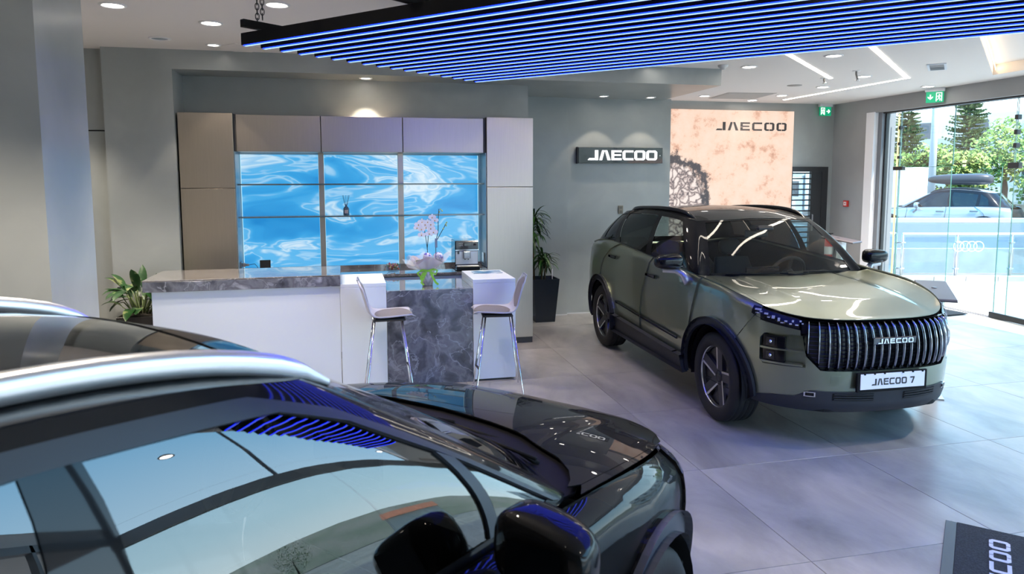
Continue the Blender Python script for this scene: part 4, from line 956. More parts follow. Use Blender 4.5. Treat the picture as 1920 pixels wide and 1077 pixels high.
def car_inside(root,B,P,lhd=1,xmir=None,x0=-.62):
    """dashboard, steering wheel, seats and mirror seen through the glass"""
    M=MG; fab=mat('seat black',(.03,.032,.034),.6); da=mat('dash black',(.012,.012,.013),.55)
    z0=P['dashz']
    d=MB(); d.grid(lambda u,v:V((x0+.25-.42*v,lerp(-.72,.72,u),z0-.03-.02*math.sin(PI*u)+ .02*math.sin(PI*v)-(.10*max(0,v-.75)/.25))),16,8); d.box(x0-.17,-.72,z0-.35,x0-.12,.72,z0-.06,.02)
    db=d.build('dashboard',da,root)
    sc=MB(); sc.box(x0-.15,-.18,z0-.02,x0-.135,.16,z0+.07,.004); sc.build('screen',mat('screen black',(.01,.01,.012),.1),db)
    sw=MB(); c=V((x0-.32,.36*lhd,z0-.03)); Mx=TR(c,0,-1.15,0)
    ring=[(.18*math.cos(a),.18*math.sin(a),0) for a in [2*PI*i/28 for i in range(28)]]
    sw.tube(ring,.016,8,closed=True,M=Mx); so_=sw.build('steering_wheel',da,root)
    hub=MB(); hub.lathe([(.06,-.03),(.065,.0),(.05,.015),(0,.02)],16,Mx,cap=False); hub.box(-.17,-.018,-.012,.17,.018,.006,.004,M=Mx); hub.box(-.16,-.02,-.012,.0,.02,.006,.004,M=Mx@Matrix.Rotation(PI/2,4,'Z')); hub.build('wheel_hub',da,so_)
    def seat(x,y,wd,zb,zt,hr=True,bench=False):
        s_=MB(); s_.box(x,-wd/2+y,.38,x+.50,wd/2+y,.60,.06,seg=3)
        Mb=TR((x+.03,y,.55),0,-.32,0)
        def fn(u,v):
            a=u*2*PI; c_=math.copysign(abs(math.cos(a))**.5,math.cos(a)); s2=math.copysign(abs(math.sin(a))**.5,math.sin(a))
            w_=wd/2*(1-.22*max(0,v-.6)/.4-.0); return V((.07*c_*(1-.35*v),w_*s2,v*(zt-zb)))
        s_.grid(fn,24,8,M=Mb,closeu=True); top=[fn(i/24,1) for i in range(24)]; s_.add(top,[tuple(range(24))],False,Mb)
        o=s_.build('seat',fab,root)
        if hr:
            for yy in ([0] if not bench else [-.38,.38]):
                h=MB(); h.add([],[]); 
                def hf(u,v,yy=yy):
                    a=u*2*PI; b=(v-.5)*PI; f=lambda q:math.copysign(abs(q)**.6,q); return V((.045*f(math.cos(b))*f(math.cos(a)),yy+.13*f(math.cos(b))*f(math.sin(a)),zt-zb+.12+.085*f(math.sin(b))))
                h.grid(hf,18,10,M=Mb,closeu=True); h.tube([(0,yy-.05,zt-zb-.03),(0,yy-.05,zt-zb+.1)],.006,6,M=Mb); h.tube([(0,yy+.05,zt-zb-.03),(0,yy+.05,zt-zb+.1)],.006,6,M=Mb)
                h.build('headrest',fab,o)
    zt=P['seattop']
    seat(x0-1.25,.37,.50,.55,zt); seat(x0-1.25,-.37,.50,.55,zt); seat(x0-2.1,0,1.25,.55,zt-.03,True,True)
    xm=xmir or x0-.28; zm=P['mirz']
    m=MB(); m.box(xm-.02,-.12,zm-.035,xm+.01,.12,zm+.035,.012,seg=2); mm=m.build('rear_view_mirror',da,root)
    g=MB(); g.add([(xm-.021,-.105,zm-.026),(xm-.021,.105,zm-.026),(xm-.021,.105,zm+.026),(xm-.021,-.105,zm+.026)],[(3,2,1,0)]); g.build('mirror_face',M['chrome'],mm)
    s_=MB(); s_.box(xm+.0,-.09,zm+.03,xm+.16,.09,zm+.085,.02); s_.build('camera_pod',da,root)
GP.update(dashz=1.075,seattop=1.12,mirz=1.44); car_inside(green,GB,GP)
def wipers(root,B,pts):
    for a,b,c in pts:
        m=MB(); m.tube([a,b],[.010,.007],6); m.tube([V(b)+(V(c)-V(b))*-.15,c],.006,6); m.build('wiper',MG['blackmatt'],root)
def gpt(u,t,o=.015): return tuple(GB.GH(u,t,o))
wipers(green,GB,[(gpt(.6,-.02),gpt(-.2,.05),gpt(-1.5,.03)),(gpt(-.2,-.02),gpt(.5,.05),gpt(1.5,.035))])
BLACK_PAINT=mat('black car paint',(.002,.002,.0024),.5,0,coat=.58,coat_rough=.01,spec=.05)
RAILS=mat('satin silver rail',(.78,.80,.82),.30,.85,coat=.4)
FRG=mat('window frame grey',(.035,.040,.050),.38,.3)
MK=std_mats(BLACK_PAINT,sideglass=glass('black car side glass',(.16,.19,.20),2.0),darkglass=glass('black car rear glass',(.03,.035,.04),2.0),wglass=glass('black car windscreen',(.45,.5,.5),1.7),
  rail=RAILS,frame=FRG,marm=BLACK_PAINT,clad=mat('cladding grey',(.055,.058,.072),.42,.1),mirror=mat('black car paint',(.003,.003,.0035)))
BP=dict(outline=[(.86,0),(.845,.25),(.79,.48),(.68,.66),(.50,.785),(.25,.865),(-.05,.905),(-.5,.915),(-1.3,.92),(-2.2,.915),(-2.7,.90),(-3.05,.86),(-3.3,.75),(-3.42,.5),(-3.45,.25),(-3.46,0)],
 edge=[(-3.46,1.05),(-3.05,1.09),(-2.7,1.10),(-1.9,1.085),(-1.0,1.055),(-.35,1.015),(0,.975),(.3,.925),(.5,.885),(.68,.855),(.86,.84)],
 hood=[(-.6,1.075),(-.3,1.055),(0,1.035),(.35,.985),(.6,.925),(.78,.865),(.86,.835)],dome=(.018,.40,.10),
 roof=[(-2.84,1.51),(-2.5,1.59),(-2.1,1.64),(-1.75,1.655),(-1.45,1.633),(-1.2,1.580),(-1.05,1.530)],rcrown=.12,
 belt=[(-.18,0),(-.22,.4),(-.34,.68),(-.40,.77),(-.75,.80),(-1.5,.82),(-2.3,.81),(-2.8,.78),(-3.05,.66),(-3.2,.4),(-3.25,0)],
 roofline=[(-1.06,0),(-1.08,.33),(-1.14,.53),(-1.22,.605),(-1.45,.64),(-1.85,.65),(-2.3,.64),(-2.6,.59),(-2.75,.45),(-2.82,.25),(-2.84,0)],
 wb=2.63,Rw=.35,Ww=.23,Ra=.405,Rc=.475,axz=.35,sill=(.33,.24),cladz=(.40,.44),round=.10,tumble=.05,gbulge=.008,
 shut=[(.45,.89),(.40,.82),(.335,.72)],
 doorA=[(-.50,1.05),(-.53,.95),(-.47,.60),(-.46,.405)],doorB=[(-1.60,1.1),(-1.62,1.0),(-1.58,.62),(-1.58,.43)],
 doorC=dict(line=[(-2.35,1.1),(-2.50,1.0),(-2.60,.90),(-2.63,.83)],a0=12,a1=92),rearx=-3.3,
 handles=[(-1.45,.93),(-2.35,.96)],
 hoodshut=[(.45,.70),(.32,.735),(.10,.765),(-.10,.775),(-.30,.775)],hoodcorner=.54,ftop=(.58,-.36),
 hoodrear=[(-.35,.755),(-.30,.735),(-.235,.69),(-.17,.61),(-.12,.48),(-.08,.25),(-.06,0),(-.08,-.25),(-.12,-.48),(-.17,-.61),(-.235,-.69),(-.30,-.735),(-.35,-.755)],
 windscreen=[(-1.95,.03),(0,.03),(1.95,.03),(1.92,.965),(0,.975),(-1.92,.965)],wband=[],backlight=[],
 windows=[([(4.00,.05),(5.16,.05),(4.70,.86),(3.80,.86),(3.44,.77),(3.24,.53)],'sideglass'),([(3.14,.06),(3.92,.05),(3.19,.45)],'sideglass'),([(5.36,.05),(6.1,.05),(6.25,.80),(4.88,.86)],'sideglass'),([(6.25,.06),(6.8,.10),(6.9,.6),(6.45,.86)],'darkglass'),([(8.3,.15),(9.98,.15),(9.98,.86),(8.5,.86)],'darkglass')],
 surround=[[(3.04,.02),(3.05,.45),(3.10,.66),(3.30,.85),(3.8,.945),(6.4,.93),(6.4,.86),(3.80,.865),(3.42,.775),(3.22,.53),(3.17,.42),(3.13,.04)],[(3.19,.47),(3.25,.53),(4.00,.05),(3.93,.05)]],
 roofglass=[(-1.22,.46),(-2.25,.46),(-2.25,-.46),(-1.22,-.46)],
 rail=(-1.08,-2.5,[(-2.6,.50),(-2.2,.565),(-1.5,.565),(-1.1,.555)],.030,(.024,.026)),railfeet=False,
 mirror=(-.83,.99,1.115),msize=(.11,.13,.10),step=.06)
black,BB,bhood=build_car(BP,(.40,2.78,0),math.radians(41),'glossy black SUV with silver roof rails in the foreground','car',MK)
BP.update(dashz=1.0,seattop=1.08,mirz=1.38); car_inside(black,BB,BP,x0=-.42,xmir=-1.12)
def black_front():
    B=BB;E=B.edge;r=black;M=MK;L=lambda a,z,off=0:B.LB(a,z,off);y=B.sY;x=B.sX;Rc=.475;zc=.35
    a1=math.degrees(math.atan2(.72-zc,.335)); a0=2
    rs=[(x(X),Z) for X,Z in arc(0,zc,Rc,a0,a1,12)]
    half=rs+[(x(.40),.815),(x(.46),.80),(y(.60),.765),(y(.40),.745),(y(.0),.745)]
    low=[(y(.0),.40),(y(.6),.40),(x(.5),.37)]
    poly=low+half+[(-a,b) for a,b in half[::-1][1:]]+[(-a,b) for a,b in low[::-1][:-1]]
    panel('front_bumper',poly,L,M['paint'],r,step=.06,depth=.02,off=.004)
    c=[(y(0),.395),(y(.6),.395),(x(.5),.37),(x(.44),.25),(y(.5),.22),(y(0),.22)]
    panel('lower_bumper',c+[(-a,b) for a,b in c[::-1][1:-1]],L,M['clad'],r,step=.07,depth=.03,off=.008)
    g=[(y(0),.75),(y(.40),.75),(y(.45),.835),(y(0),.83)]
    gr=panel('grille',g+[(-a,b) for a,b in g[::-1][1:-1]],L,M['darkchrome'],r,step=.07,depth=.02,off=.002)
    for sg in (-1,1):
        panel('headlamp',[(a*sg,b) for a,b in [(y(.46),.755),(y(.60),.775),(x(.46),.805),(x(.40),.82),(x(.44),.875),(x(.58),.862),(y(.47),.838)]],L,mat('headlamp clear',(.30,.32,.34),.05,.6,coat=1),r,step=.05,depth=.02,off=.004)
    sR=B.sX(-3.3)
    for sg in (-1,1):
        panel('rear_bumper',[(a*sg,b) for a,b in [(sR,.28),(sR,.62),(B.L,.62),(B.L,.28)]],L,M['clad'],r,step=.1)
        panel('tailgate',[(a*sg,b) for a,b in [(sR,.625),(sR,E(-3.3)-.002),(B.L,1.048),(B.L,.625)]],L,M['paint'],r,step=.1)
        panel('rear_lamp',[(a*sg,b) for a,b in [(sR+.03,.86),(sR+.03,.93),(B.L,.93),(B.L,.86)]],L,mat('rear lamp red',(.25,.01,.01),.1,coat=1),r,step=.1,off=.006)
black_front()
def bpt(u,t,o=.012): return tuple(BB.GH(u,t,o))
wipers(black,BB,[(bpt(-.9,-.05),bpt(-.2,.02),bpt(1.2,.03)),(bpt(-1.5,-.05),bpt(-1.35,.02),bpt(-.1,.04))])
# ------------------------------------------------------------------ cabinets, desk, stools
BRZ=ramp_mat('brushed champagne metal',[(.3,(.50,.435,.36)),(.7,(.53,.46,.385))],scale=3,detail=4,rough=.36,metal=1.0,stretch=(60,1,1.5),spec=.5)
DGR=mat('cabinet side dark',(.05,.05,.052),.45)
def cab(name,label,x0,x1,y0,y1,z0,z1,doors,grp=None):
    t=empty(name,((x0+x1)/2,(y0+y1)/2,z0),0,label,'cabinet',grp); cx,cy=(x0+x1)/2,(y0+y1)/2
    m=MB(); m.box(x0,y0+.022,z0,x1,y1,z1,.001); m.build('body',DGR if name!='wall_cabinet' else BRZ,t).location=(-cx,-cy,-z0)
    for a,b in doors:
        m=MB(); m.box(x0+.002,y0,a,x1-.002,y0+.021,b,.002); o=m.build('door',BRZ,t); o.location=(-cx,-cy,-z0)
    return t
YB=8.56
cab('tall_cabinet','tall bronze cabinet at the left end of the wall unit',-1.70,-1.155,8.14,YB,.0,2.665,[(.10,1.865),(1.871,2.663)])
t=cab('tall_cabinet','tall bronze cabinet at the right end, beside the potted dracaena',1.595,2.150,8.14,YB,.0,2.67,[(.075,1.865),(1.871,2.668)])
m=MB(); m.box(1.62,8.17,0,2.14,8.2,.07); o=m.build('plinth',BLK,t); o.location=(-1.8725,-8.35,0)
for x0,x1,q in ((-1.13,-.255,'left'),(-.25,.638,'middle'),(.643,1.565,'right')):
    cab('wall_cabinet','bronze wall cabinet over the %s blue panel'%q,x0,x1,8.18,YB,2.262,2.655,[(2.264,2.653)])
for a,b,q in ((-1.155,-1.131,'left'),(1.566,1.594,'right')):
    fl=MB(); fl.box(a,8.2,2.262,b,YB,2.66); thing1('filler_strip',fl,DGR,'thin dark filler strip at the %s end of the wall cabinets'%q,'panel')
# backlit blue panels with posts
def blue_mat():
    m=bpy.data.materials.new('blue marble print'); m.use_nodes=True; n,l=nodes_of(m); b=n['Principled BSDF']
    g=n.new('ShaderNodeNewGeometry'); mp=n.new('ShaderNodeMapping'); mp.inputs['Rotation'].default_value=(0,.42,0); mp.inputs['Scale'].default_value=(.42,1,1.25); l.new(g.outputs['Position'],mp.inputs[0])
    w1=n.new('ShaderNodeTexNoise'); w1.inputs['Scale'].default_value=1.1; w1.inputs['Detail'].default_value=2.5; l.new(mp.outputs[0],w1.inputs[0])
    s1=n.new('ShaderNodeVectorMath'); s1.operation='SCALE'; s1.inputs['Scale'].default_value=1.5; l.new(w1.outputs['Color'],s1.inputs[0]); a1=n.new('ShaderNodeVectorMath'); l.new(mp.outputs[0],a1.inputs[0]); l.new(s1.outputs[0],a1.inputs[1])
    w2=n.new('ShaderNodeTexNoise'); w2.inputs['Scale'].default_value=1.6; w2.inputs['Detail'].default_value=3; l.new(a1.outputs[0],w2.inputs[0])
    s2=n.new('ShaderNodeVectorMath'); s2.operation='SCALE'; s2.inputs['Scale'].default_value=.8; l.new(w2.outputs['Color'],s2.inputs[0]); a2=n.new('ShaderNodeVectorMath'); l.new(a1.outputs[0],a2.inputs[0]); l.new(s2.outputs[0],a2.inputs[1])
    x=n.new('ShaderNodeTexNoise'); x.inputs['Scale'].default_value=1.5; x.inputs['Detail'].default_value=4; x.inputs['Roughness'].default_value=.45; l.new(a2.outputs[0],x.inputs[0])
    r=n.new('ShaderNodeValToRGB'); l.new(x.outputs['Fac'],r.inputs[0]); e=r.color_ramp.elements
    e[0].position=.30; e[0].color=(.015,.26,.66,1); e[1].position=.78; e[1].color=(.85,.95,1,1)
    for p,c in ((.44,(.04,.38,.80)),(.475,(.08,.46,.86)),(.495,(.38,.68,.94)),(.51,(.10,.48,.87)),(.54,(.12,.50,.88)),(.57,(.62,.84,.98)),(.585,(.30,.62,.92)),(.62,(.78,.92,1)),(.64,(.42,.70,.94)),(.67,(.86,.95,1))): q=e.new(p); q.color=(*c,1)
    b.inputs['Base Color'].default_value=(.03,.07,.11,1); l.new(r.outputs[0],b.inputs['Emission Color']); b.inputs['Emission Strength'].default_value=.47; b.inputs['Roughness'].default_value=.15
    return m
BLU_P=blue_mat(); GBR=mat('glass shelf',(.16,.20,.22),.1,.3)
for x0,x1,q in ((-1.135,-.30,'left'),(-.235,.595,'middle'),(.665,1.55,'right')):
    t=empty('backlit_panel',((x0+x1)/2,8.5,.93),0,'backlit blue and white swirl panel, %s one of three'%q,'light panel','backlit swirl panels'); c=(x0+x1)/2
    m=MB(); m.box(x0,8.495,.95,x1,8.51,2.24); m.build('print',BLU_P,t).location=(-c,-8.5,-.93)
    for a,b_ in ((x0-.006,x0),(x1,x1+.006)): m=MB(); m.box(a,8.485,.95,b_,8.505,2.24); m.build('light_edge',emis('panel edge light',(.45,.8,1),.55),t).location=(-c,-8.5,-.93)
for x0,x1,q in ((-.297,-.238,'left'),(.598,.662,'right')):
    m=MB(); m.box(x0,8.456,.93,x1,8.52,2.262,.002); thing1('shelf_post',m,BRZ,'bronze upright between the blue panels, %s one'%q,'post')
for z,q in ((1.905,'upper'),(1.545,'lower')):
    m=MB(); m.box(-1.15,8.26,z-.008,1.59,8.48,z+.008,.002); thing1('wall_shelf',m,GBR,'long thin grey shelf across the blue panels, %s one'%q,'shelf')
m=MB(); m.box(-1.155,8.52,.9,1.595,8.56,2.262); S('wall_niche_back',m,mat('niche back',(.4,.5,.55),.5))
for sx,q in ((-1.153,'left'),(1.588,'right')):
    m=MB(); m.box(sx-.002,8.16,.93,sx+.006,8.52,2.262); thing1('side_panel',m,mat('cabinet inner blue grey',(.20,.28,.34),.25),'glossy inner side of the shelf niche, %s side'%q,'panel')
MARB=ramp_mat('dark grey marble',[(.34,(.045,.05,.065)),(.45,(.09,.096,.12)),(.53,(.17,.18,.215)),(.60,(.12,.125,.155)),(.70,(.34,.36,.42))],scale=6,detail=15,warp=.25,rough=.2,coat=.3,veins=((.27,.29,.34),4.5,.016),dist=.3)
MARBW=ramp_mat('taupe marble top',[(.25,(.10,.095,.095)),(.5,(.16,.15,.15)),(.75,(.24,.23,.225))],scale=7,detail=12,warp=.3,rough=.06,coat=.8,veins=((.38,.37,.37),7,.012),dist=.6)
WHT=mat('white lacquer',(.66,.72,.80),.32,spec=.4)
t=empty('back_counter',(.2,8.1,0),0,'low grey marble counter under the backlit panels','counter')
def sub(mb,name,m,t): o=mb.build(name,m,t); o.location=-t.location; return o
m=MB(); m.box(-1.15,7.84,.895,1.585,8.45,.925,.003); sub(m,'worktop',MARBW,t)
m=MB(); m.box(-1.15,8.435,.925,1.585,8.45,.965); sub(m,'upstand',MARBW,t)
for k in range(4):
    x0=-1.14+k*.68; m=MB(); m.box(x0,7.87,.08,x0+.674,7.89,.885,.002); sub(m,'door',mat('pale blue lacquer',(.55,.60,.64),.3),t)
m=MB(); m.box(-1.14,7.89,0,1.58,8.1,.89); sub(m,'body',DGR,t)
# reception desk
t=empty('reception_desk',(-.9,7.0,0),0,'white reception desk body under the long marble slab','desk')
m=MB(); m.box(-1.67,6.685,.0,-.075,6.71,.985,.002); sub(m,'front_panel',WHT,t)
m=MB(); m.box(-1.67,6.71,0,-1.64,7.36,.985,.001); sub(m,'side_panel',WHT,t); m=MB(); m.box(-1.62,6.95,.70,-.1,7.36,.73); sub(m,'work_shelf',WHT,t)
t=empty('desk_slab',(-.9,7.02,.985),0,'thick grey marble slab on the long white desk','worktop'); m=MB(); m.box(-1.735,6.66,.985,-.07,7.38,1.074,.002); sub(m,'edge',MARB,t); m=MB(); m.box(-1.735,6.66,1.0745,-.07,7.38,1.088,.002); sub(m,'top_sheet',MARBW,t)
for x0,x1,q in ((-.07,.345,'left white block of the desk, behind the left stool'),(1.168,1.585,'right white block of the desk, carrying a leaflet')):
    t=empty('desk_block',((x0+x1)/2,7.0,0),0,q,'desk'); m=MB(); m.box(x0,6.67,.965,x1,7.36,1.0,.002); sub(m,'top_panel',WHT,t)
    m=MB(); m.box(x0,6.67,.02,x1,6.70,.964,.002); sub(m,'front_panel',WHT,t); m=MB(); m.box(x0,6.70,.02,x0+.03,7.36,.964); m.box(x1-.03,6.70,.02,x1,7.36,.964); sub(m,'side_panel',WHT,t)
    m=MB(); m.box(x0+.03,6.72,0,x1-.03,7.3,.02); sub(m,'foot',BLK,t)
t=empty('marble_table',(.757,7.0,0),0,'lower grey marble table with full front between the white blocks','table')
m=MB(); m.box(.35,6.675,0,1.163,6.72,.918,.002); sub(m,'front_panel',MARB,t); m=MB(); m.box(.35,6.721,.88,1.163,7.38,.918,.002); sub(m,'top_panel',MARBW,t)
# stools
PLS=mat('stool shell lilac grey',(.42,.43,.52),.38); FAB=mat('stool felt',(.125,.112,.125),.9,bump=.25,bscale=500,sheen=.3)
def stool():
    t=empty('bar_stool',(0,0,0),0,'x','stool','bar stools at the desk')
    # shell profile (side view): seat front -> back top ; local +x is the sitter's front
    pr=[(.20,.735),(.215,.748),(.19,.755),(.10,.752),(-.05,.745),(-.13,.755),(-.175,.80),(-.20,.88),(-.225,.97),(-.25,1.04),(-.268,1.085)]
    hw=[(.0,.135),(.06,.182),(.3,.205),(.5,.205),(.6,.19),(.72,.185),(.9,.17),(1,.10)]
    cum=[0]; 
    for i in range(1,len(pr)): cum.append(cum[-1]+math.dist(pr[i],pr[i-1]))
    Lc=cum[-1]; px=[(c/Lc,p[0]) for c,p in zip(cum,pr)]; pz=[(c/Lc,p[1]) for c,p in zip(cum,pr)]
    def surf(v,w,off):
        x,z=interp(px,v),interp(pz,v); h=interp(hw,v); dx=interp(px,min(v+.01,1))-interp(px,v-.01 if v>.01 else 0); dz=interp(pz,min(v+.01,1))-interp(pz,v-.01 if v>.01 else 0)
        n=V((dz,0,-dx)).normalized(); n=-n if n.z<0 and v<.5 else n
        if v>=.5: n=V((abs(dz),0,-dx if dx<0 else dx)).normalized(); n=V((abs(n.x),0,abs(n.z)))
        curl=.020*abs(w)**3*(1 if v<.9 else .6)
        return V((x,w*h,z))+n*(off+curl)
    m=MB(); N=36;K=14
    top=[[surf(i/N,-1+2*j/K,.006) for j in range(K+1)] for i in range(N+1)]; bot=[[surf(i/N,-1+2*j/K,-.006) for j in range(K+1)] for i in range(N+1)]
    vs=[p for r in top for p in r]+[p for r in bot for p in r]; o_=(N+1)*(K+1); fs=[]
    for i in range(N):
        for j in range(K):
            q=i*(K+1)+j; fs.append((q,q+K+1,q+K+2,q+1)); fs.append((q+o_,q+1+o_,q+K+2+o_,q+K+1+o_))
    for i in range(N):
        for j in (0,K): q=i*(K+1)+j; fs.append((q,q+K+1,q+K+1+o_,q+o_) if j else (q+K+1,q,q+o_,q+K+1+o_))
    for j in range(K):
        for i in (0,N): q=i*(K+1)+j; fs.append((q,q+1,q+1+o_,q+o_))
    m.add(vs,fs,True); m.build('seat_shell',PLS,t)
    for nm,v0,v1 in (('seat_pad',.03,.485),('back_pad',.56,.965)):
        m=MB(); 
        def f(u,v): 
            w=-1+2*v; e=math.sqrt(max(0,1-(2*u-1)**2)); s_=lerp(v0,v1,u); ww=.86*min(1,(1-abs(2*u-1)**3.2)**.5+.02); return surf(s_,w*ww,.010+.008*(1-w*w)*min(1,6*u*(1-u)))
        m.grid(f,26,12,flip=False); m.build(nm,FAB,t)
    m=MB(); m.box(-.13,-.15,.715,.15,.15,.732,.006); m.box(-.12,-.16,.722,.13,.16,.738,.006); m.build('under_frame',mat('stool black',(.02,.022,.024),.5),t)
    for sx,sy in ((1,1),(1,-1),(-1,1),(-1,-1)):
        m=MB(); m.tube([(sx*.12,sy*.13,.722),(sx*.215,sy*.215,.008),(sx*.216,sy*.216,0)],.0085,10); m.build('leg',CHR,t)
    def at(z,sx,sy): f=(.722-z)/.714; return (sx*lerp(.12,.215,f),sy*lerp(.13,.215,f),z)
    m=MB(); m.tube([at(.25,1,1),V(at(.25,1,1)).lerp(V(at(.25,1,-1)),.5)+V((.02,0,-.01)),at(.25,1,-1)],.010,8); m.build('foot_bar',mat('foot bar',(.05,.05,.06),.35,.6),t)
    m=MB(); m.box(-.02,-.19,.757,.01,-.175,.766,.002); m.build('clip',BLK,t)
    return t
s1=stool(); s1.location=(.34,6.40,0); s1['label']='grey padded bar stool facing right, at the left white block'
s2=copy_tree(s1); s2.location=(1.34,6.36,0); s2.rotation_euler=(0,0,PI-.12); s2['label']='grey padded bar stool facing left, at the right white block'
m=MB(); m.box(-.15,-.10,0,.15,.10,.0025,M=TR((1.40,7.18,1.001),0,0,-.03)); t=thing1('leaflet',m,ramp_mat('leaflet print',[(.40,(.03,.12,.30)),(.55,(.10,.30,.50)),(.62,(.8,.85,.9))],scale=9,detail=3,rough=.3,stretch=(1,2.5,1)),'blue printed leaflet lying on the right white block','leaflet')
# wordmark sign
sg=empty('wordmark_sign',(3.88,9.78,2.295),.0,'dark glossy wall sign with glowing white JAECOO letters','sign')
m=MB(); m.box(-.645,-.06,-.112,.645,.018,.112,.003); m.build('sign_box',mat('sign gloss black',(.012,.013,.016),.12,.2,coat=1),sg)
m=MB(); m.box(-.66,-.05,-.118,-.645,.018,.118); m.build('sign_side',BLK,sg)
word('JAECOO',sg,Matrix(((1,0,0,-.52),(0,0,-1,-.064),(0,1,0,-.068),(0,0,0,1))),1.07,.140,.012,emis('letter glow',(.95,.97,1),1.3),gap=.12)
m=MB(); m.lathe([(.008,0),(.008,.004),(0,.005)],10,Matrix(((1,0,0,.60),(0,0,-1,-.061),(0,1,0,0),(0,0,0,1))),cap=False); m.build('screw',CHR,sg)
# rock picture (backlit print) with its wordmark
def rock_mat():
    m=bpy.data.materials.new('rock print'); m.use_nodes=True; n,l=nodes_of(m); b=n['Principled BSDF']
    t=n.new('ShaderNodeTexCoord')
    x=n.new('ShaderNodeTexNoise'); x.inputs['Scale'].default_value=2.6; x.inputs['Detail'].default_value=14; x.inputs['Roughness'].default_value=.72; l.new(t.outputs['Object'],x.inputs[0])
    r=n.new('ShaderNodeValToRGB'); l.new(x.outputs['Fac'],r.inputs[0]); e=r.color_ramp.elements; e[0].position=.28; e[0].color=(.36,.15,.08,1); e[1].position=.60; e[1].color=(1,.76,.62,1); k=e.new(.40); k.color=(.80,.46,.32,1); k=e.new(.47); k.color=(1,.70,.54,1)
    # darker rocks towards the lower left, with a dark tyre arc
    sp=n.new('ShaderNodeSeparateXYZ'); l.new(t.outputs['Object'],sp.inputs[0])
    v=n.new('ShaderNodeTexVoronoi'); v.inputs['Scale'].default_value=6.5; v.feature='DISTANCE_TO_EDGE'; wv=n.new('ShaderNodeTexNoise'); wv.inputs['Scale'].default_value=3.5; wv.inputs['Detail'].default_value=6; l.new(t.outputs['Object'],wv.inputs[0]); ws=n.new('ShaderNodeVectorMath'); ws.operation='SCALE'; ws.inputs['Scale'].default_value=.55; l.new(wv.outputs['Color'],ws.inputs[0]); wa=n.new('ShaderNodeVectorMath'); l.new(t.outputs['Object'],wa.inputs[0]); l.new(ws.outputs[0],wa.inputs[1]); l.new(wa.outputs[0],v.inputs[0]); rv=n.new('ShaderNodeValToRGB'); l.new(v.outputs['Distance'],rv.inputs[0]); f=rv.color_ramp.elements; f[0].position=.01; f[0].color=(.10,.085,.10,1); f[1].position=.22; f[1].color=(.95,.84,.78,1); k3=f.new(.09); k3.color=(.55,.43,.40,1)
    def math_(op,a,c,clamp=False):
        q=n.new('ShaderNodeMath'); q.operation=op; q.use_clamp=clamp
        for i,w in enumerate((a,c)):
            if w is None: continue
            if hasattr(w,'links'): l.new(w,q.inputs[i])
            else: q.inputs[i].default_value=w
        return q.outputs[0]
    X,Z=sp.outputs['X'],sp.outputs['Z']
    nz=math_('MULTIPLY',math_('SUBTRACT',x.outputs['Fac'],.5),1.2)
    dx=math_('ADD',X,.98); dz=math_('ADD',Z,.34); rad=math_('SQRT',math_('ADD',math_('MULTIPLY',dx,dx),math_('MULTIPLY',dz,dz)),None)
    low=math_('MULTIPLY',math_('SUBTRACT',.74,math_('ADD',rad,math_('MULTIPLY',nz,.35))),9,True)
    mx=n.new('ShaderNodeMix'); mx.data_type='RGBA'; l.new(low,mx.inputs[0]); l.new(r.outputs[0],mx.inputs[6]); l.new(rv.outputs[0],mx.inputs[7])
    band=math_('MULTIPLY',math_('SUBTRACT',.10,math_('ABSOLUTE',math_('SUBTRACT',math_('ADD',rad,math_('MULTIPLY',nz,.75)),.74),None)),16,True)
    m2=n.new('ShaderNodeMix'); m2.data_type='RGBA'; l.new(band,m2.inputs[0]); l.new(mx.outputs[2],m2.inputs[6]); m2.inputs[7].default_value=(.035,.035,.05,1)
    b.inputs['Base Color'].default_value=(.05,.04,.035,1); l.new(m2.outputs[2],b.inputs['Emission Color']); b.inputs['Emission Strength'].default_value=.50; b.inputs['Roughness'].default_value=.6
    return m
pc=empty('rock_picture',(6.42,11.44,1.9),0,'large backlit picture of pale rock with dark JAECOO lettering','picture')
m=MB(); m.box(-1.45,-.02,-1.55,1.42,.055,1.25,.003); m.build('print',rock_mat(),pc)
word('JAECOO',pc,Matrix(((1,0,0,-.13),(0,0,-1,-.022),(0,1,0,.90),(0,0,0,1))),1.40,.145,.004,mat('wordmark grey',(.045,.04,.042),.5),gap=.22)
# floor mat with woven wordmark
fm=empty('floor_mat',(3.31,3.25,0),math.radians(-46.5),'dark woven mat with white JAECOO lettering in the lower right corner','mat')
m=MB(); m.box(.055,-1.35,0,.90,0,.010,.002); m.build('pile',ramp_mat('mat pile',[(.35,(.006,.008,.013)),(.65,(.022,.028,.040))],scale=150,detail=2,rough=.95,bump=.6),fm)
m=MB(); m.box(0,-1.35,0,.055,.0,.008,.002); m.box(.026,-1.35,.008,.030,0,.0095); m.build('edge_strip',mat('rubber edge',(.06,.075,.085),.45),fm)
m=MB(); m.box(.9,-1.35,0,.94,0,.008,.002); m.build('edge_strip',mat('rubber edge',(.06,.075,.085),.45),fm)
word('JAECOO',fm,Matrix(((0,-1,0,.300),(1,0,0,-.91),(0,0,1,.0105),(0,0,0,1))),.78,.095,.002,mat('woven white',(.50,.54,.66),.9,bump=.5,bscale=300),gap=.2)
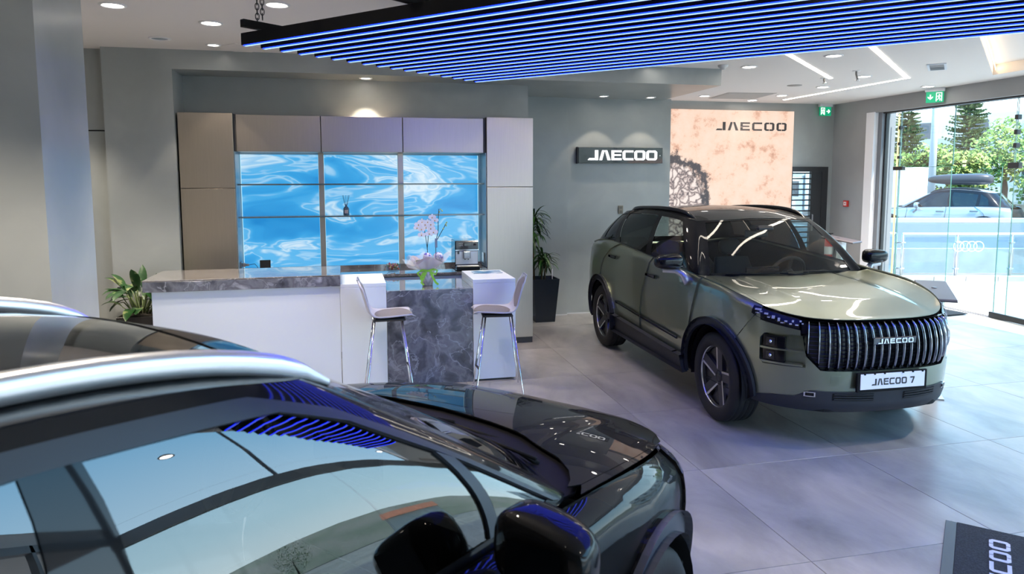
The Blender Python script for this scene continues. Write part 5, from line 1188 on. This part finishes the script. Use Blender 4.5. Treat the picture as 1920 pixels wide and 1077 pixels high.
# ------------------------------------------------------------------ plants and small things
SOIL=mat('soil',(.02,.015,.01),.9)
def leaf_mesh(mb,base,direc,L,W,droop,M=None,fold=.25,n=6,curl=0):
    d=V(direc).normalized(); side=d.cross(V((0,0,1))); side=side.normalized() if side.length>1e-3 else V((1,0,0)); p=V(base); vs=[];fs=[]
    dd=d.copy()
    for i in range(n+1):
        t=i/n; w_=W*math.sin(PI*min(1,(t*.93+.07)))**.8*(1 if i<n else .02); up=side.cross(dd).normalized()
        vs+= [p-side*w_+up*w_*fold,p,p+side*w_+up*w_*fold]; dd=(dd+V((0,0,-droop/n))).normalized(); p=p+dd*(L/n)
    for i in range(n):
        a=i*3; fs+=[(a,a+1,a+4,a+3),(a+1,a+2,a+5,a+4)]
    mb.add(vs,fs,True,M)
def leafmat(name,c1,c2,sc=8): return ramp_mat(name,[(.40,c1),(.60,c2)],scale=sc,detail=3,rough=.35,stretch=(1,1,1))
GRL=leafmat('dracaena leaf',(.010,.045,.008),(.03,.10,.015))
VAR=ramp_mat('variegated leaf',[(.42,(.012,.05,.012)),(.55,(.02,.075,.018)),(.62,(.22,.26,.11))],scale=9,detail=3,rough=.35)
def dracaena():
    t=empty('potted_dracaena',(2.63,9.42,0),0,'tall dracaena in a dark tapered planter beside the right cabinet','potted plant')
    m=MB(); 
    a,b,h=.135,.185,.60
    prof=[(a,0),(b,h),(b-.012,h),(b-.02,h-.05)]
    vs=[];fs=[]
    for r,z in prof: vs+=[(-r,-r,z),(r,-r,z),(r,r,z),(-r,r,z)]
    for k in range(3):
        for i in range(4): fs.append((k*4+i,k*4+(i+1)%4,k*4+4+(i+1)%4,k*4+4+i))
    fs.append((3,2,1,0)); m.add(vs,fs); m.build('planter',mat('planter blue black',(.012,.018,.026),.25),t)
    m=MB(); m.box(-b+.02,-b+.02,h-.06,b-.02,b-.02,h-.05); m.build('soil',SOIL,t)
    m=MB(); m.tube([(.11,-.08,h-.05),(.11,-.08,h+.13)],.006,6); m.build('water_gauge',mat('gauge white',(.6,.6,.65),.4),t)
    for (x,y,z0,z1,lean) in ((-.12,.02,h-.05,1.25,-.02),(-.02,0,h-.05,.86,.01),(.03,.04,h-.05,.80,.02)):
        m=MB(); m.tube([(x,y,z0),(x+lean*.5,y,(z0+z1)/2),(x+lean,y,z1)],[.014,.012,.012],8); m.build('stem',mat('stem brown',(.08,.06,.02),.7),t)
    rnd=random.Random(3)
    for (x,y,z,n,L) in ((-.14,.02,1.22,34,.34),(-.12,.02,1.40,30,.30),(-.01,0,.86,30,.28),(.04,.04,.80,26,.26),(-.14,.02,1.05,14,.26)):
        for k in range(n):
            a=rnd.uniform(0,2*PI); el=rnd.uniform(-.1,1.25); m=MB(); leaf_mesh(m,(x,y,z+rnd.uniform(-.05,.08)),(math.cos(a)*math.cos(el),math.sin(a)*math.cos(el),math.sin(el)),L*rnd.uniform(.75,1.1),.017,rnd.uniform(1.3,2.6)); m.build('leaf',GRL,t)
dracaena()
def aglaonema():
    t=empty('potted_aglaonema',(-2.0,7.65,0),0,'variegated leafy plant in a dark square planter at the left end of the desk','potted plant')
    m=MB(); m.box(-.19,-.19,0,.21,.19,.635,.004); m.build('planter',mat('planter black brown',(.016,.014,.015),.4),t)
    m=MB(); m.box(-.17,-.17,.636,.19,.17,.64); m.build('soil',SOIL,t)
    rnd=random.Random(11)
    for k in range(46):
        a=rnd.uniform(0,2*PI); el=rnd.uniform(.15,1.4); r=rnd.uniform(0,.1); bx,by=r*math.cos(a),r*math.sin(a); h=rnd.uniform(.05,.26)
        tip=(bx+math.cos(a)*.10,by+math.sin(a)*.10,.64+h); m=MB(); m.tube([(bx,by,.63),tip],.005,5); 
        o=m.build('leaf_stalk',mat('stalk green',(.10,.14,.05),.5),t); m=MB(); leaf_mesh(m,tip,(math.cos(a)*math.cos(el),math.sin(a)*math.cos(el),math.sin(el)),rnd.uniform(.18,.27),rnd.uniform(.035,.055),rnd.uniform(.7,1.8)); m.build('leaf',VAR,o)
aglaonema()
def orchid():
    t=empty('wrapped_orchid',(.765,6.97,.9205),0,'white orchid in clear wrapping with a green ribbon on the marble table','potted plant')
    m=MB(); m.lathe([(0,0),(.05,0),(.072,.15),(.066,.15),(.06,.12)],24,cap=False)
    pm=bpy.data.materials.new('dotted pot wrap'); pm.use_nodes=True; n,l=nodes_of(pm); b=n['Principled BSDF']; tc=n.new('ShaderNodeTexCoord'); vo=n.new('ShaderNodeTexVoronoi'); vo.inputs['Scale'].default_value=95; vo.inputs['Randomness'].default_value=0; l.new(tc.outputs['Object'],vo.inputs[0]); r=n.new('ShaderNodeValToRGB'); r.color_ramp.elements[0].position=.30; r.color_ramp.elements[0].color=(.10,.12,.15,1); r.color_ramp.elements[1].position=.40; r.color_ramp.elements[1].color=(.5,.52,.56,1); l.new(vo.outputs['Distance'],r.inputs[0]); l.new(r.outputs[0],b.inputs['Base Color']); b.inputs['Roughness'].default_value=.3
    m.build('pot',pm,t)
    RB=mat('lime ribbon',(.20,.50,.03),.35); m=MB()
    m.lathe([(.068,.135),(.071,.14),(.071,.155),(.068,.16)],24,cap=False)
    def ribbon(pts,w): 
        vs=[];fs=[]; n_=len(pts)
        for i,p in enumerate(pts):
            p=V(p); d=(V(pts[min(i+1,n_-1)])-V(pts[max(i-1,0)])).normalized(); s_=d.cross(V((0,-1,0))).normalized(); vs+=[p-s_*w,p+s_*w]
        for i in range(n_-1): fs.append((i*2,i*2+1,i*2+3,i*2+2))
        m.add(vs,fs,True)
    ribbon([(0,-.075,.15),(-.06,-.08,.16),(-.105,-.07,.13),(-.08,-.075,.09),(-.03,-.078,.13)],.009); ribbon([(0,-.075,.15),(.05,-.08,.165),(.09,-.07,.15),(.07,-.075,.11),(.02,-.078,.14)],.009)
    ribbon([(-.02,-.078,.14),(-.05,-.082,.08),(-.07,-.08,.035),(-.045,-.085,.014)],.010); ribbon([(.02,-.078,.14),(.05,-.085,.07),(.07,-.085,.035),(.095,-.09,.014)],.010); ribbon([(-.04,-.078,.14),(-.065,-.078,.10),(-.075,-.08,.06)],.010)
    m.build('ribbon',RB,t)
    wr=bpy.data.materials.new('clear wrap'); wr.use_nodes=True; n_,l_=nodes_of(wr); n_.clear(); oo=n_.new('ShaderNodeOutputMaterial'); ta=n_.new('ShaderNodeBsdfTransparent'); pb=n_.new('ShaderNodeBsdfPrincipled'); pb.inputs['Base Color'].default_value=(.78,.78,.84,1); pb.inputs['Roughness'].default_value=.25; mx=n_.new('ShaderNodeMixShader'); mx.inputs[0].default_value=.30; l_.new(ta.outputs[0],mx.inputs[1]); l_.new(pb.outputs[0],mx.inputs[2]); l_.new(mx.outputs[0],oo.inputs[0])
    m=MB(); rnd=random.Random(5)
    ph=[rnd.uniform(-1,1) for _ in range(40)]
    def f(u,v):
        a=2*PI*u; fl=1+.28*math.sin(5*a+1)+.12*math.sin(11*a); r=.068+v**1.3*.13*fl; z=.14+.13*v+.045*v*math.sin(4*a+.6)+.02*v*math.sin(9*a); return V((r*math.cos(a)+.0,r*math.sin(a)*.8,z))
    m.grid(f,60,8,closeu=True); m.grid(lambda u,v: f(u+.07,v)*.93+V((0,0,.012)),60,8,closeu=True); 
    m.add([(-.07,-.03,.15),(-.19,-.05,.18),(-.25,-.02,.27),(-.14,0,.24)],[(0,1,2,3)],True); m.build('wrapping',wr,t)
    wt=mat('tissue pale pink',(.52,.46,.48),.6); m=MB(); m.grid(lambda u,v:V(((.06+.10*v)*math.cos(2*PI*u),(.05+.06*v)*math.sin(2*PI*u),.15+.11*v+.03*v*math.sin(6*PI*u))),40,5,closeu=True); m.build('tissue',wt,t)
    for dx,dy,q in ((.0,-.02,0),(.11,.02,1)):
        m=MB(); sellipsoid(m,(dx,dy,.285),(.045,.04,.038)); m.build('foil_bow',ramp_mat('foil violet',[(.42,(.10,.08,.45)),(.55,(.6,.6,.7))],scale=40,detail=2,rough=.25),t)
    m=MB(); leaf_mesh(m,(-.03,0,.24),(-1,-.1,.25),.13,.026,.7); leaf_mesh(m,(.05,0,.24),(1,-.1,.5),.12,.026,1.2); leaf_mesh(m,(0,0,.24),(-.5,-.6,.5),.10,.024,1.0); m.build('leaf',mat('orchid leaf',(.03,.07,.025),.35),t)
    st=[[(0,0,.2),(.003,0,.35),(-.012,0,.47),(-.03,-.01,.57),(-.065,-.02,.61)],[(.085,0,.2),(.085,0,.42),(.11,-.005,.53),(.112,-.01,.66),(.118,-.012,.75)],[(.085,0,.42),(.13,.0,.50),(.165,0,.56),(.19,0,.61)],[(0,0,.35),(.012,0,.47),(.012,0,.55),(-.02,0,.62)]]
    for s_ in st: m=MB(); m.tube(s_,[.0035]*len(s_),6); m.build('flower_stem',mat('stem dark',(.015,.02,.012),.6),t)
    m=MB(); m.box(.076,-.012,.37,.10,-.006,.46,.002); m.build('plant_tag',mat('tag blue grey',(.16,.22,.30),.5),t)
    WP=mat('orchid petal',(.86,.84,.86),.5,emit=None); YC=mat('orchid throat',(.55,.30,.06),.5)
    for (x,z,s_,az) in ((-.085,.60,.036,.2),(-.05,.625,.036,-.1),(-.02,.60,.034,.3),(-.01,.57,.032,.0),(-.055,.555,.034,.2),(.05,.67,.034,.1),(.075,.64,.033,.2),(.035,.60,.034,-.2),(.035,.56,.040,0),(.06,.525,.040,.1),(.02,.51,.036,.1),(-.055,.50,.034,.4),(.005,.625,.03,.2),(-.10,.57,.030,.3)):
        fl=empty('flower',(x,-.02-.01*random.random(),z),0); fl.parent=t; m=MB()
        for k,(a,L,w_) in enumerate(((PI/2,1,.55),(PI/2+2.2,1,.5),(PI/2-2.2,1,.5),(0.1,1.15,.9),(PI-.1,1.15,.9))):
            pts=[]; n_=8
            ring=[(s_*L*(.5+.5*math.cos(b))*1.0,s_*w_*.62*math.sin(b)) for b in [2*PI*i/10 for i in range(10)]]
            vs=[(math.cos(a)*p-math.sin(a)*q,-.004-.10*p*p/s_*1.0+ (0 if k<3 else -.003),math.sin(a)*p+math.cos(a)*q) for p,q in ring]; m.add(vs,[tuple(range(10))],True)
        o=m.build('petals',WP,fl); m=MB(); sellipsoid(m,(0,-.008,-.004),(.006,.006,.007),8,6); m.build('throat',YC,fl)
    m=MB()
    for x,z in ((.135,.745),(.15,.73),(.125,.72),(.16,.555),(.185,.60),(.195,.615),(.19,.585)): sellipsoid(m,(x,-.01,z),(.007,.007,.008),8,6)
    m.build('buds',mat('bud green',(.45,.50,.10),.5),t,kind='stuff')
orchid()
def coffee_machine():
    t=empty('coffee_machine',(1.33,8.10,.927),0,'black and silver coffee machine on the back counter','coffee machine'); W=.135
    BK=mat('machine black',(.010,.012,.015),.12,coat=.5); SV=mat('machine silver',(.50,.51,.53),.35,.6)
    m=MB(); m.box(-W,-.10,.0,W,.20,.335,.006); m.build('body',mat('machine blue black',(.012,.02,.03),.15,coat=.6),t)
    m=MB(); m.box(-W+.005,-.12,.235,W-.004,-.10,.325,.004); m.build('control_panel',BK,t)
    m=MB(); m.box(-.03,-.122,.275,.045,-.12,.305); m.build('display',mat('display grey green',(.10,.13,.12),.3),t)
    for k in range(6): m=MB(); m.lathe([(.006,0),(.006,.003),(0,.004)],10,Matrix(((1,0,0,-.09+(k%3)*.018),(0,0,-1,-.12),(0,1,0,.28+(k//3)*.02),(0,0,0,1))),cap=False); m.build('button',SV,t)
    m=MB(); m.lathe([(.016,0),(.016,.008),(0,.009)],16,Matrix(((1,0,0,.09),(0,0,-1,-.12),(0,1,0,.29),(0,0,0,1))),cap=False); m.build('dial',BK,t)
    m=MB(); m.box(-W+.005,-.112,.065,W-.008,-.10,.215,.003); m.build('front_panel',SV,t); m=MB(); m.box(-W,-.118,.222,W,-.10,.232,.002); m.build('chrome_strip',CHR,t)
    m=MB(); m.box(-.045,-.155,.13,.035,-.112,.215,.006); m.build('spout',mat('spout steel',(.35,.36,.38),.25,.9),t); m=MB(); m.box(-.03,-.13,.12,-.02,-.12,.13); m.box(.01,-.13,.12,.02,-.12,.13); m.box(-.107,-.125,.185,-.09,-.112,.215); m.build('nozzles',BK,t,kind='stuff')
    m=MB(); m.box(-W+.002,-.20,.004,W-.002,-.10,.05,.006); m.build('drip_tray',BK,t); m=MB(); m.box(-W+.012,-.195,.05,W-.012,-.115,.056,.002); m.build('tray_grid',SV,t)
coffee_machine()
def candy_bowl():
    t=empty('candy_bowl',(.50,8.05,.926),0,'glass bowl full of wrapped sweets on the back counter','bowl')
    m=MB(); m.lathe([(0,.004),(.06,.004),(.075,.02),(.080,.085)],24,cap=False); m.build('bowl',glass('bowl glass',(.80,.88,.92),1.4),t)
    m=MB(); rnd=random.Random(2); cols=[(.45,.08,.04),(.30,.22,.15),(.6,.58,.55),(.08,.20,.10),(.35,.10,.20),(.5,.35,.08)]
    for c in range(6):
        m=MB()
        for k in range(11):
            a=rnd.uniform(0,2*PI); r=rnd.uniform(0,.064)**1.0; z=rnd.uniform(.03,.088); m.box(-.011,-.008,-.006,.011,.008,.006,.002,M=TR((r*math.cos(a),r*math.sin(a),z),rnd.uniform(0,3),rnd.uniform(0,3),rnd.uniform(0,3)))
        m.build('sweets',mat('sweet %d'%c,cols[c],.3),t,kind='stuff')
candy_bowl()
def diffuser():
    t=empty('reed_diffuser',(0.0,8.37,1.554),0,'reed diffuser bottle with dark sticks on the lower shelf','diffuser')
    m=MB(); m.lathe([(0,0),(.032,0),(.034,.01),(.034,.075),(.018,.095),(.012,.10),(.012,.12)],20,cap=False); m.build('bottle',mat('bottle blue grey',(.05,.10,.17),.08,trans=.0,coat=.8),t)
    m=MB(); m.box(-.018,-.0365,.02,.018,-.034,.06); m.build('bottle_label',mat('label pink grey',(.45,.38,.38),.5),t)
    for k in range(8):
        a=2*PI*k/8; m=MB(); m.tube([(0,0,.06),(.038*math.cos(a),.030*math.sin(a),.225)],.0018,5); m.build('reed',BLK,t)
diffuser()
def tablet():
    t=empty('tablet',(-.86,7.98,.926),0,'small black tablet standing upright on the back counter','tablet'); m=MB(); m.box(-.055,-.004,.0,.055,.004,.175,.003,M=TR((0,0,0),-.18,0,.06)); m.build('screen',mat('tablet black',(.01,.01,.011),.15),t)
    m=MB(); m.box(-.03,.02,0,.03,.06,.006); m.build('tablet_stand',BLK,t)
    t=empty('wall_socket',(-1.146,8.30,1.02),0,'grey wall socket with plug at the left end of the niche','socket'); m=MB(); m.box(0,-.06,-.035,.012,.06,.035,.002); m.build('socket_plate',STEEL,t); m=MB(); m.box(.012,-.03,-.02,.05,.0,.02,.004); m.box(.05,-.022,-.012,.085,-.008,.012,.003); m.build('plug',mat('plug grey',(.12,.13,.15),.5),t)
    m=MB(); m.tube([(-1.06,8.285,1.02),(-1.0,8.27,1.03),(-.96,8.20,1.0),(-.98,8.1,.945),(-.93,8.06,.933),(-.88,8.03,.932)],.003,6); thing1('cable',m,BLK,'thin black cable from the socket to the tablet','cable')
    m=MB(); m.box(0,-.05,-.06,.012,.05,.06,.002); o=thing1('wall_socket',m,STEEL,'steel socket plate beside the coffee machine, on the niche side','socket'); o.location=(1.572,8.30,1.03)
tablet()
def kiosk(x,y,rz,lab,h=.98,wd=.20,dp=.30,base=True):
    t=empty('info_stand',(x,y,0),rz,lab,'display stand'); W_=mat('stand white',(.72,.73,.75),.4)
    m=MB(); m.box(-wd*.5,-.04,.012,wd*.5,.04,h-.03,.004); m.build('column',W_,t); m=MB(); m.box(-wd*.75,-.16,0,wd*.75,.16,.012,.003); m.build('base_plate',STEEL,t)
    m=MB(); m.box(-wd,-dp/2,-.012,wd,dp/2,.012,.006,M=TR((0,0,h),.14,0,0)); o=m.build('sloping_top',mat('stand top mauve grey',(.15,.13,.145),.35),t)
    m=MB(); m.box(-wd-.001,-dp/2-.001,-.014,wd+.001,dp/2+.001,-.004,.002,M=TR((0,0,h),.14,0,0)); m.build('top_edge',BLK,o)
    m=MB(); m.lathe([(.022,0),(.022,.002),(0,.002)],20,TR((0,.05,h+.02),.14,0,0),cap=False); m.build('button',mat('stand button',(.10,.09,.10),.3),o)
kiosk(5.13,5.30,-.62,'display stand with sloping grey top beside the front of the green car',.955,.13,.60)
kiosk(7.62,9.75,.5,'white display stand behind the green car, near the extinguisher',1.0,.17,.5)
def extinguisher():
    t=empty('fire_extinguisher',(8.45,11.15,0),0,'red fire extinguisher with white band in the far corner','extinguisher'); R_=mat('extinguisher red',(.55,.03,.02),.3)
    m=MB(); m.lathe([(0,.38),(.065,.38),(.07,.40),(.07,.82),(.06,.88),(.03,.92),(.03,.94)],24,cap=False); m.build('cylinder',R_,t); m=MB(); m.lathe([(.0715,.60),(.0715,.74)],24,cap=False); m.build('band',mat('band white',(.7,.7,.7),.5),t)
    m=MB(); m.tube([(0,0,.92),(0,0,.98)],.02,8); m.box(-.02,-.09,.97,.02,.05,.985,.003); m.build('valve',BLK,t); m=MB(); m.tube([(0,-.03,.96),(.06,-.06,.9),(.09,-.05,.7),(.085,-.03,.5)],.01,8); m.build('hose',BLK,t)
    m=MB(); m.box(-.09,-.09,0,.09,.09,.02,.004); m.tube([(0,.0,0),(0,0,.38)],.03,10); m.build('stand',R_,t)
extinguisher()
# ------------------------------------------------------------------ trees, vehicles and buildings outside
BARK=mat('bark',(.07,.055,.04),.9)
LF=[ramp_mat('foliage %d'%i,[(.35,a),(.65,b)],scale=2.5,detail=3,rough=.6) for i,(a,b) in enumerate((((.10,.17,.025),(.20,.28,.05)),((.05,.09,.03),(.10,.15,.05)),((.13,.19,.03),(.26,.32,.07))))]
def broad_tree(x,y,h,r,label,mi,seed,n=2600,z0=0,group='trees beyond the parapet'):
    t=empty('tree',(x,y,z0),0,label,'tree',group); rnd=random.Random(seed); m=MB(); m.tube([(0,0,0),(.1,0,h*.3),(0,.1,h*.55)],[.16,.12,.08],8); m.build('trunk',BARK,t)
    m=MB(); blobs=[(rnd.uniform(-.6,.6)*r,rnd.uniform(-.6,.6)*r,h*.62+rnd.uniform(-.28,.3)*h,r*rnd.uniform(.35,.6)) for _ in range(13)]
    for k in range(n):
        bx,by,bz,br=rnd.choice(blobs); a=rnd.uniform(0,2*PI); c=rnd.uniform(-1,1); s_=math.sqrt(1-c*c); rr=br*rnd.uniform(.75,1.02); p=V((bx+rr*s_*math.cos(a),by+rr*s_*math.sin(a),bz+rr*c*.8)); q=rnd.uniform(.06,.13)
        u=V((rnd.uniform(-1,1),rnd.uniform(-1,1),rnd.uniform(-1,1))).normalized()*q; w_=u.orthogonal().normalized()*q*.7; m.add([p-u,p+w_,p+u,p-w_],[(0,1,2,3)])
    m.build('crown',LF[mi],t,kind='stuff')
def conifer(x,y,h,r,label,seed,z0=0):
    t=empty('tree',(x,y,z0),0,label,'tree','trees beyond the parapet'); rnd=random.Random(seed); m=MB(); m.tube([(0,0,0),(0,0,h*.98)],[.14,.02],8); m.build('trunk',BARK,t); m=MB(); z=h*.12
    while z<h*.98:
        R_=r*(1-(z/h))**.8+.1; nb=13
        for k in range(nb):
            a=2*PI*k/nb+rnd.uniform(-.3,.3); L=R_*rnd.uniform(.65,1.15); zj=rnd.uniform(-.12,.12)
            for j in range(7):
                f=(j+1)/7; p=V((math.cos(a)*L*f,math.sin(a)*L*f,z+zj+.22*L*f*f-.1*f))
                for s_ in (-1,1):
                    q=V((-math.sin(a),math.cos(a),0))*s_*.30*(1.1-f)*r*.5+V((math.cos(a),math.sin(a),.1))*.12; m.add([p,p+q*.5+V((0,0,.05)),p+q,p+q*.5-V((0,0,.05))],[(0,1,2,3)])
        z+=h*.028
    m.build('crown',LF[1],t,kind='stuff')
def polar(deg,r): return r*math.sin(math.radians(deg)),r*math.cos(math.radians(deg))
conifer(*polar(45.5,43),6.8,1.7,'tall conifer seen through the glass front, right of the lamp post',1); conifer(*polar(41.9,41),6.2,1.3,'smaller conifer seen through the glass front, left of the lamp post',2)
for i,(dg,r_,h,r,lab,mi) in enumerate(((40.8,38.5,3.3,1.2,'pale green bush above the white van',0),(43.0,35.5,3.2,1.2,'bright bush just left of the lamp post',0),(45.1,33.6,3.0,.9,'yellow green bush behind the roof box',2),(47.6,38.5,4.9,1.8,'bright green tree beside the right glass clamp',0),(51.0,30.0,4.1,1.5,'yellow green tree at the right picture edge',2))): x_,y_=polar(dg,r_); broad_tree(x_,y_,h,r,lab,mi,20+i,2300)
m=MB(); m.tube([(0,0,0),(0,0,7.5)],[.13,.09],12); o=thing1('lamp_post',m,mat('post pale',(.45,.46,.47),.5),'pale tall lamp post rising between the trees outside','lamp post'); o.location=(19.6,20.65,0)
# parked cars: the car builder again, in silver and white, with plain dark inside
SV=mat('silver blue car paint',(.30,.35,.40),.3,.5,coat=.8); WV=mat('white van paint',(.72,.73,.74),.35,coat=.5)
MS=std_mats(SV,marm=SV,mirror=SV,roof=SV,pillar=mat('gloss black',(.006,.006,.007)),sideglass=glass('parked car glass',(.10,.13,.15),1.6),darkglass=glass('parked car glass',(.1,.13,.15),1.6),wglass=glass('parked car glass',(.1,.13,.15),1.6))
P2=dict(BP); P2.update(step=.14,roofglass=None,surround=None)
sil,SB,_=build_car(P2,(17.9,20.2,.0),math.radians(122),'silver blue parked car with a dark roof box outside','car',MS)
m=MB()
def bx(u,v):
    a=2*PI*u; b=(v-.5)*PI; f=lambda q,e:math.copysign(abs(q)**e,q); return V((.88*f(math.sin(b),.7),.38*f(math.cos(b),.5)*f(math.cos(a),.6),.17*f(math.cos(b),.5)*f(math.sin(a),.6)*(1-.2*math.sin(b))))
m.grid(bx,24,16,closeu=True); o=m.build('roof_box',mat('roof box grey',(.035,.035,.04),.4),None); tag(o,'dark grey roof box on the silver blue car outside','roof box'); o.location=V((17.9,20.2,0))+V((math.cos(math.radians(122)),math.sin(math.radians(122)),0))*-1.75+V((0,0,1.92)); o.rotation_euler=(0,0,math.radians(122))
def van():
    t=empty('van',(18.2,25.4,0),math.radians(125),'white box van parked outside, left of the silver blue car','van')
    m=MB(); m.box(-4.2,-1,.7,-.2,1,2.35,.06); m.build('cargo_box',WV,t); m=MB(); m.prism([(-.1,.5),(1.5,.5),(1.6,1.05),(.9,1.2),(.45,1.95),(-.1,2.0)],-.9,.9,Matrix(((1,0,0,0),(0,0,1,0),(0,1,0,0),(0,0,0,1)))); c=m.build('cab',WV,t)
    for sg in (-1,1): m=MB(); m.prism([(.05,1.25),(.72,1.25),(.40,1.85),(.05,1.85)],.905 if sg>0 else -.915,.915 if sg>0 else -.905,Matrix(((1,0,0,0),(0,0,1,0),(0,1,0,0),(0,0,0,1)))); m.build('cab_window',mat('van window',(.05,.06,.07),.1),c)
    m=MB(); m.add([(.93,-.8,1.22),(.93,.8,1.22),(.50,.75,1.90),(.50,-.75,1.90)],[(0,1,2,3)]); m.build('windscreen',mat('van window',(.05,.06,.07),.1),c)
    m=MB(); m.box(-.15,-.9,2.0,.45,.9,2.45,.15,seg=3); m.build('wind_deflector',WV,t)
    for x in (-3.2,.95):
        for s_ in (-.85,.85): m=MB(); m.lathe([(0,-.1),(.3,-.1),(.36,-.06),(.36,.06),(.3,.1),(0,.1)],24,cap=False); o=m.build('wheel',mat('tyre rubber',(.014,.014,.015)),t); o.location=(x,s_,.36); o.rotation_euler=(PI/2,0,0)
van()
# buildings across the street: floors with balconies and windows
def building(x,y,rz,w_,h,label,floors,col):
    t=empty('building',(x,y,0),rz,label,'building'); m=MB(); m.box(-w_/2,0,0,w_/2,6,h); W_=m.build('wall',mat('facade '+label[:6],col,.8),t)
    for f in range(floors):
        z=f*h/floors+.6; m=MB(); m.box(-w_/2,-1.0,z-.75+.6,w_/2,0,z-.6+.6); m.build('balcony_slab',mat('slab grey',(.35,.35,.34),.8),t); m=MB(); m.box(-w_/2,-1.0,z+.0,w_/2,-.95,z+.85); m.build('balcony_front',mat('balcony pale',(.45,.45,.44),.7),t)
        for k in range(int(w_//3)): m=MB(); xx=-w_/2+1.5+k*3; m.box(xx-.6,-.04,z+.1,xx+.6,.02,z+1.9); m.build('window',mat('far window',(.06,.08,.10),.15),t)
building(40,30,math.radians(-62),34,5.8,'pale apartment house with balconies far behind the trees',2,(.70,.68,.65))
building(-34,-42,math.radians(150),26,8,'white house far behind the camera',2,(.6,.58,.55))
m=MB(); m.box(-.06,-.9,0,.06,.9,1.5,.01); o=thing1('sign_board',m,mat('board mauve grey',(.10,.09,.10),.6),'dark sign board at the upper left of the glass front view','sign'); o.location=(16.4,20.9,3.15); o.rotation_euler=(0,0,-.7)
m=MB(); m.tube([(0,0,0),(0,0,4.2)],.05,8); o=thing1('sign_post',m,STEEL,'post carrying the dark sign board outside','post'); o.location=(16.35,21.4,0)
m=MB(); ring=[(.09*math.cos(2*PI*i/24),0,.12*math.sin(2*PI*i/24)) for i in range(24)]; m.tube(ring,.012,6,closed=True)
# hills and low houses mirrored in the black car's glass
hl=MB()
def hill(u,v):
    a=-2.6+3.1*u; r=170+40*v; return V((r*math.cos(a),r*math.sin(a),(14+6*math.sin(7*u)+4*math.sin(17*u+1))*math.sin(PI*min(v*.5+.0,1))))
hl.grid(hill,60,6); o=S('hills',hl,ramp_mat('dry hillside',[(.4,(.16,.18,.13)),(.6,(.24,.23,.19))],scale=.08,detail=8,rough=1)); 
g2=MB(); g2.box(-250,-250,-.4,250,250,-.15); S('terrain',g2,mat('terrain',(.20,.20,.18),.95,var=.3,vscale=.1))
rnd=random.Random(9)
TL=('in line with the floor mat','left of the white house','behind the front glass mullion','by the low houses','at the far corner of the street')
for k in range(5):
    a=-2.2+k*.5; r=rnd.uniform(70,95); broad_tree(r*math.cos(a)+3,r*math.sin(a)-3,rnd.uniform(4,7),3.2,'dark green street tree behind the camera, '+TL[k],1,50+k,900,group='street trees behind the camera')
HL=('westernmost','with a flat long front','beside the street trees','opposite the entrance','easternmost')
for k in range(5):
    a=-2.1+k*.52; x,y=115*math.cos(a),115*math.sin(a); t=empty('house',(x,y,0),a+PI/2,'low house far behind the camera, '+HL[k],'house','houses behind the camera')
    w_=rnd.uniform(8,14); h=rnd.uniform(3.5,5); m=MB(); m.box(-w_/2,-4,0,w_/2,4,h); m.build('wall',mat('house wall %d'%(k%3),((.62,.58,.52),(.55,.50,.45),(.65,.63,.6))[k%3],.8),t); m=MB(); m.prism([(-4.6,h),(4.6,h),(0,h+1.8)],-w_/2-.3,w_/2+.3,Matrix(((0,0,1,0),(1,0,0,0),(0,1,0,0),(0,0,0,1)))); m.build('roof',mat('tiled roof %d'%(k%2),((.42,.14,.07),(.35,.22,.16))[k%2],.8),t)
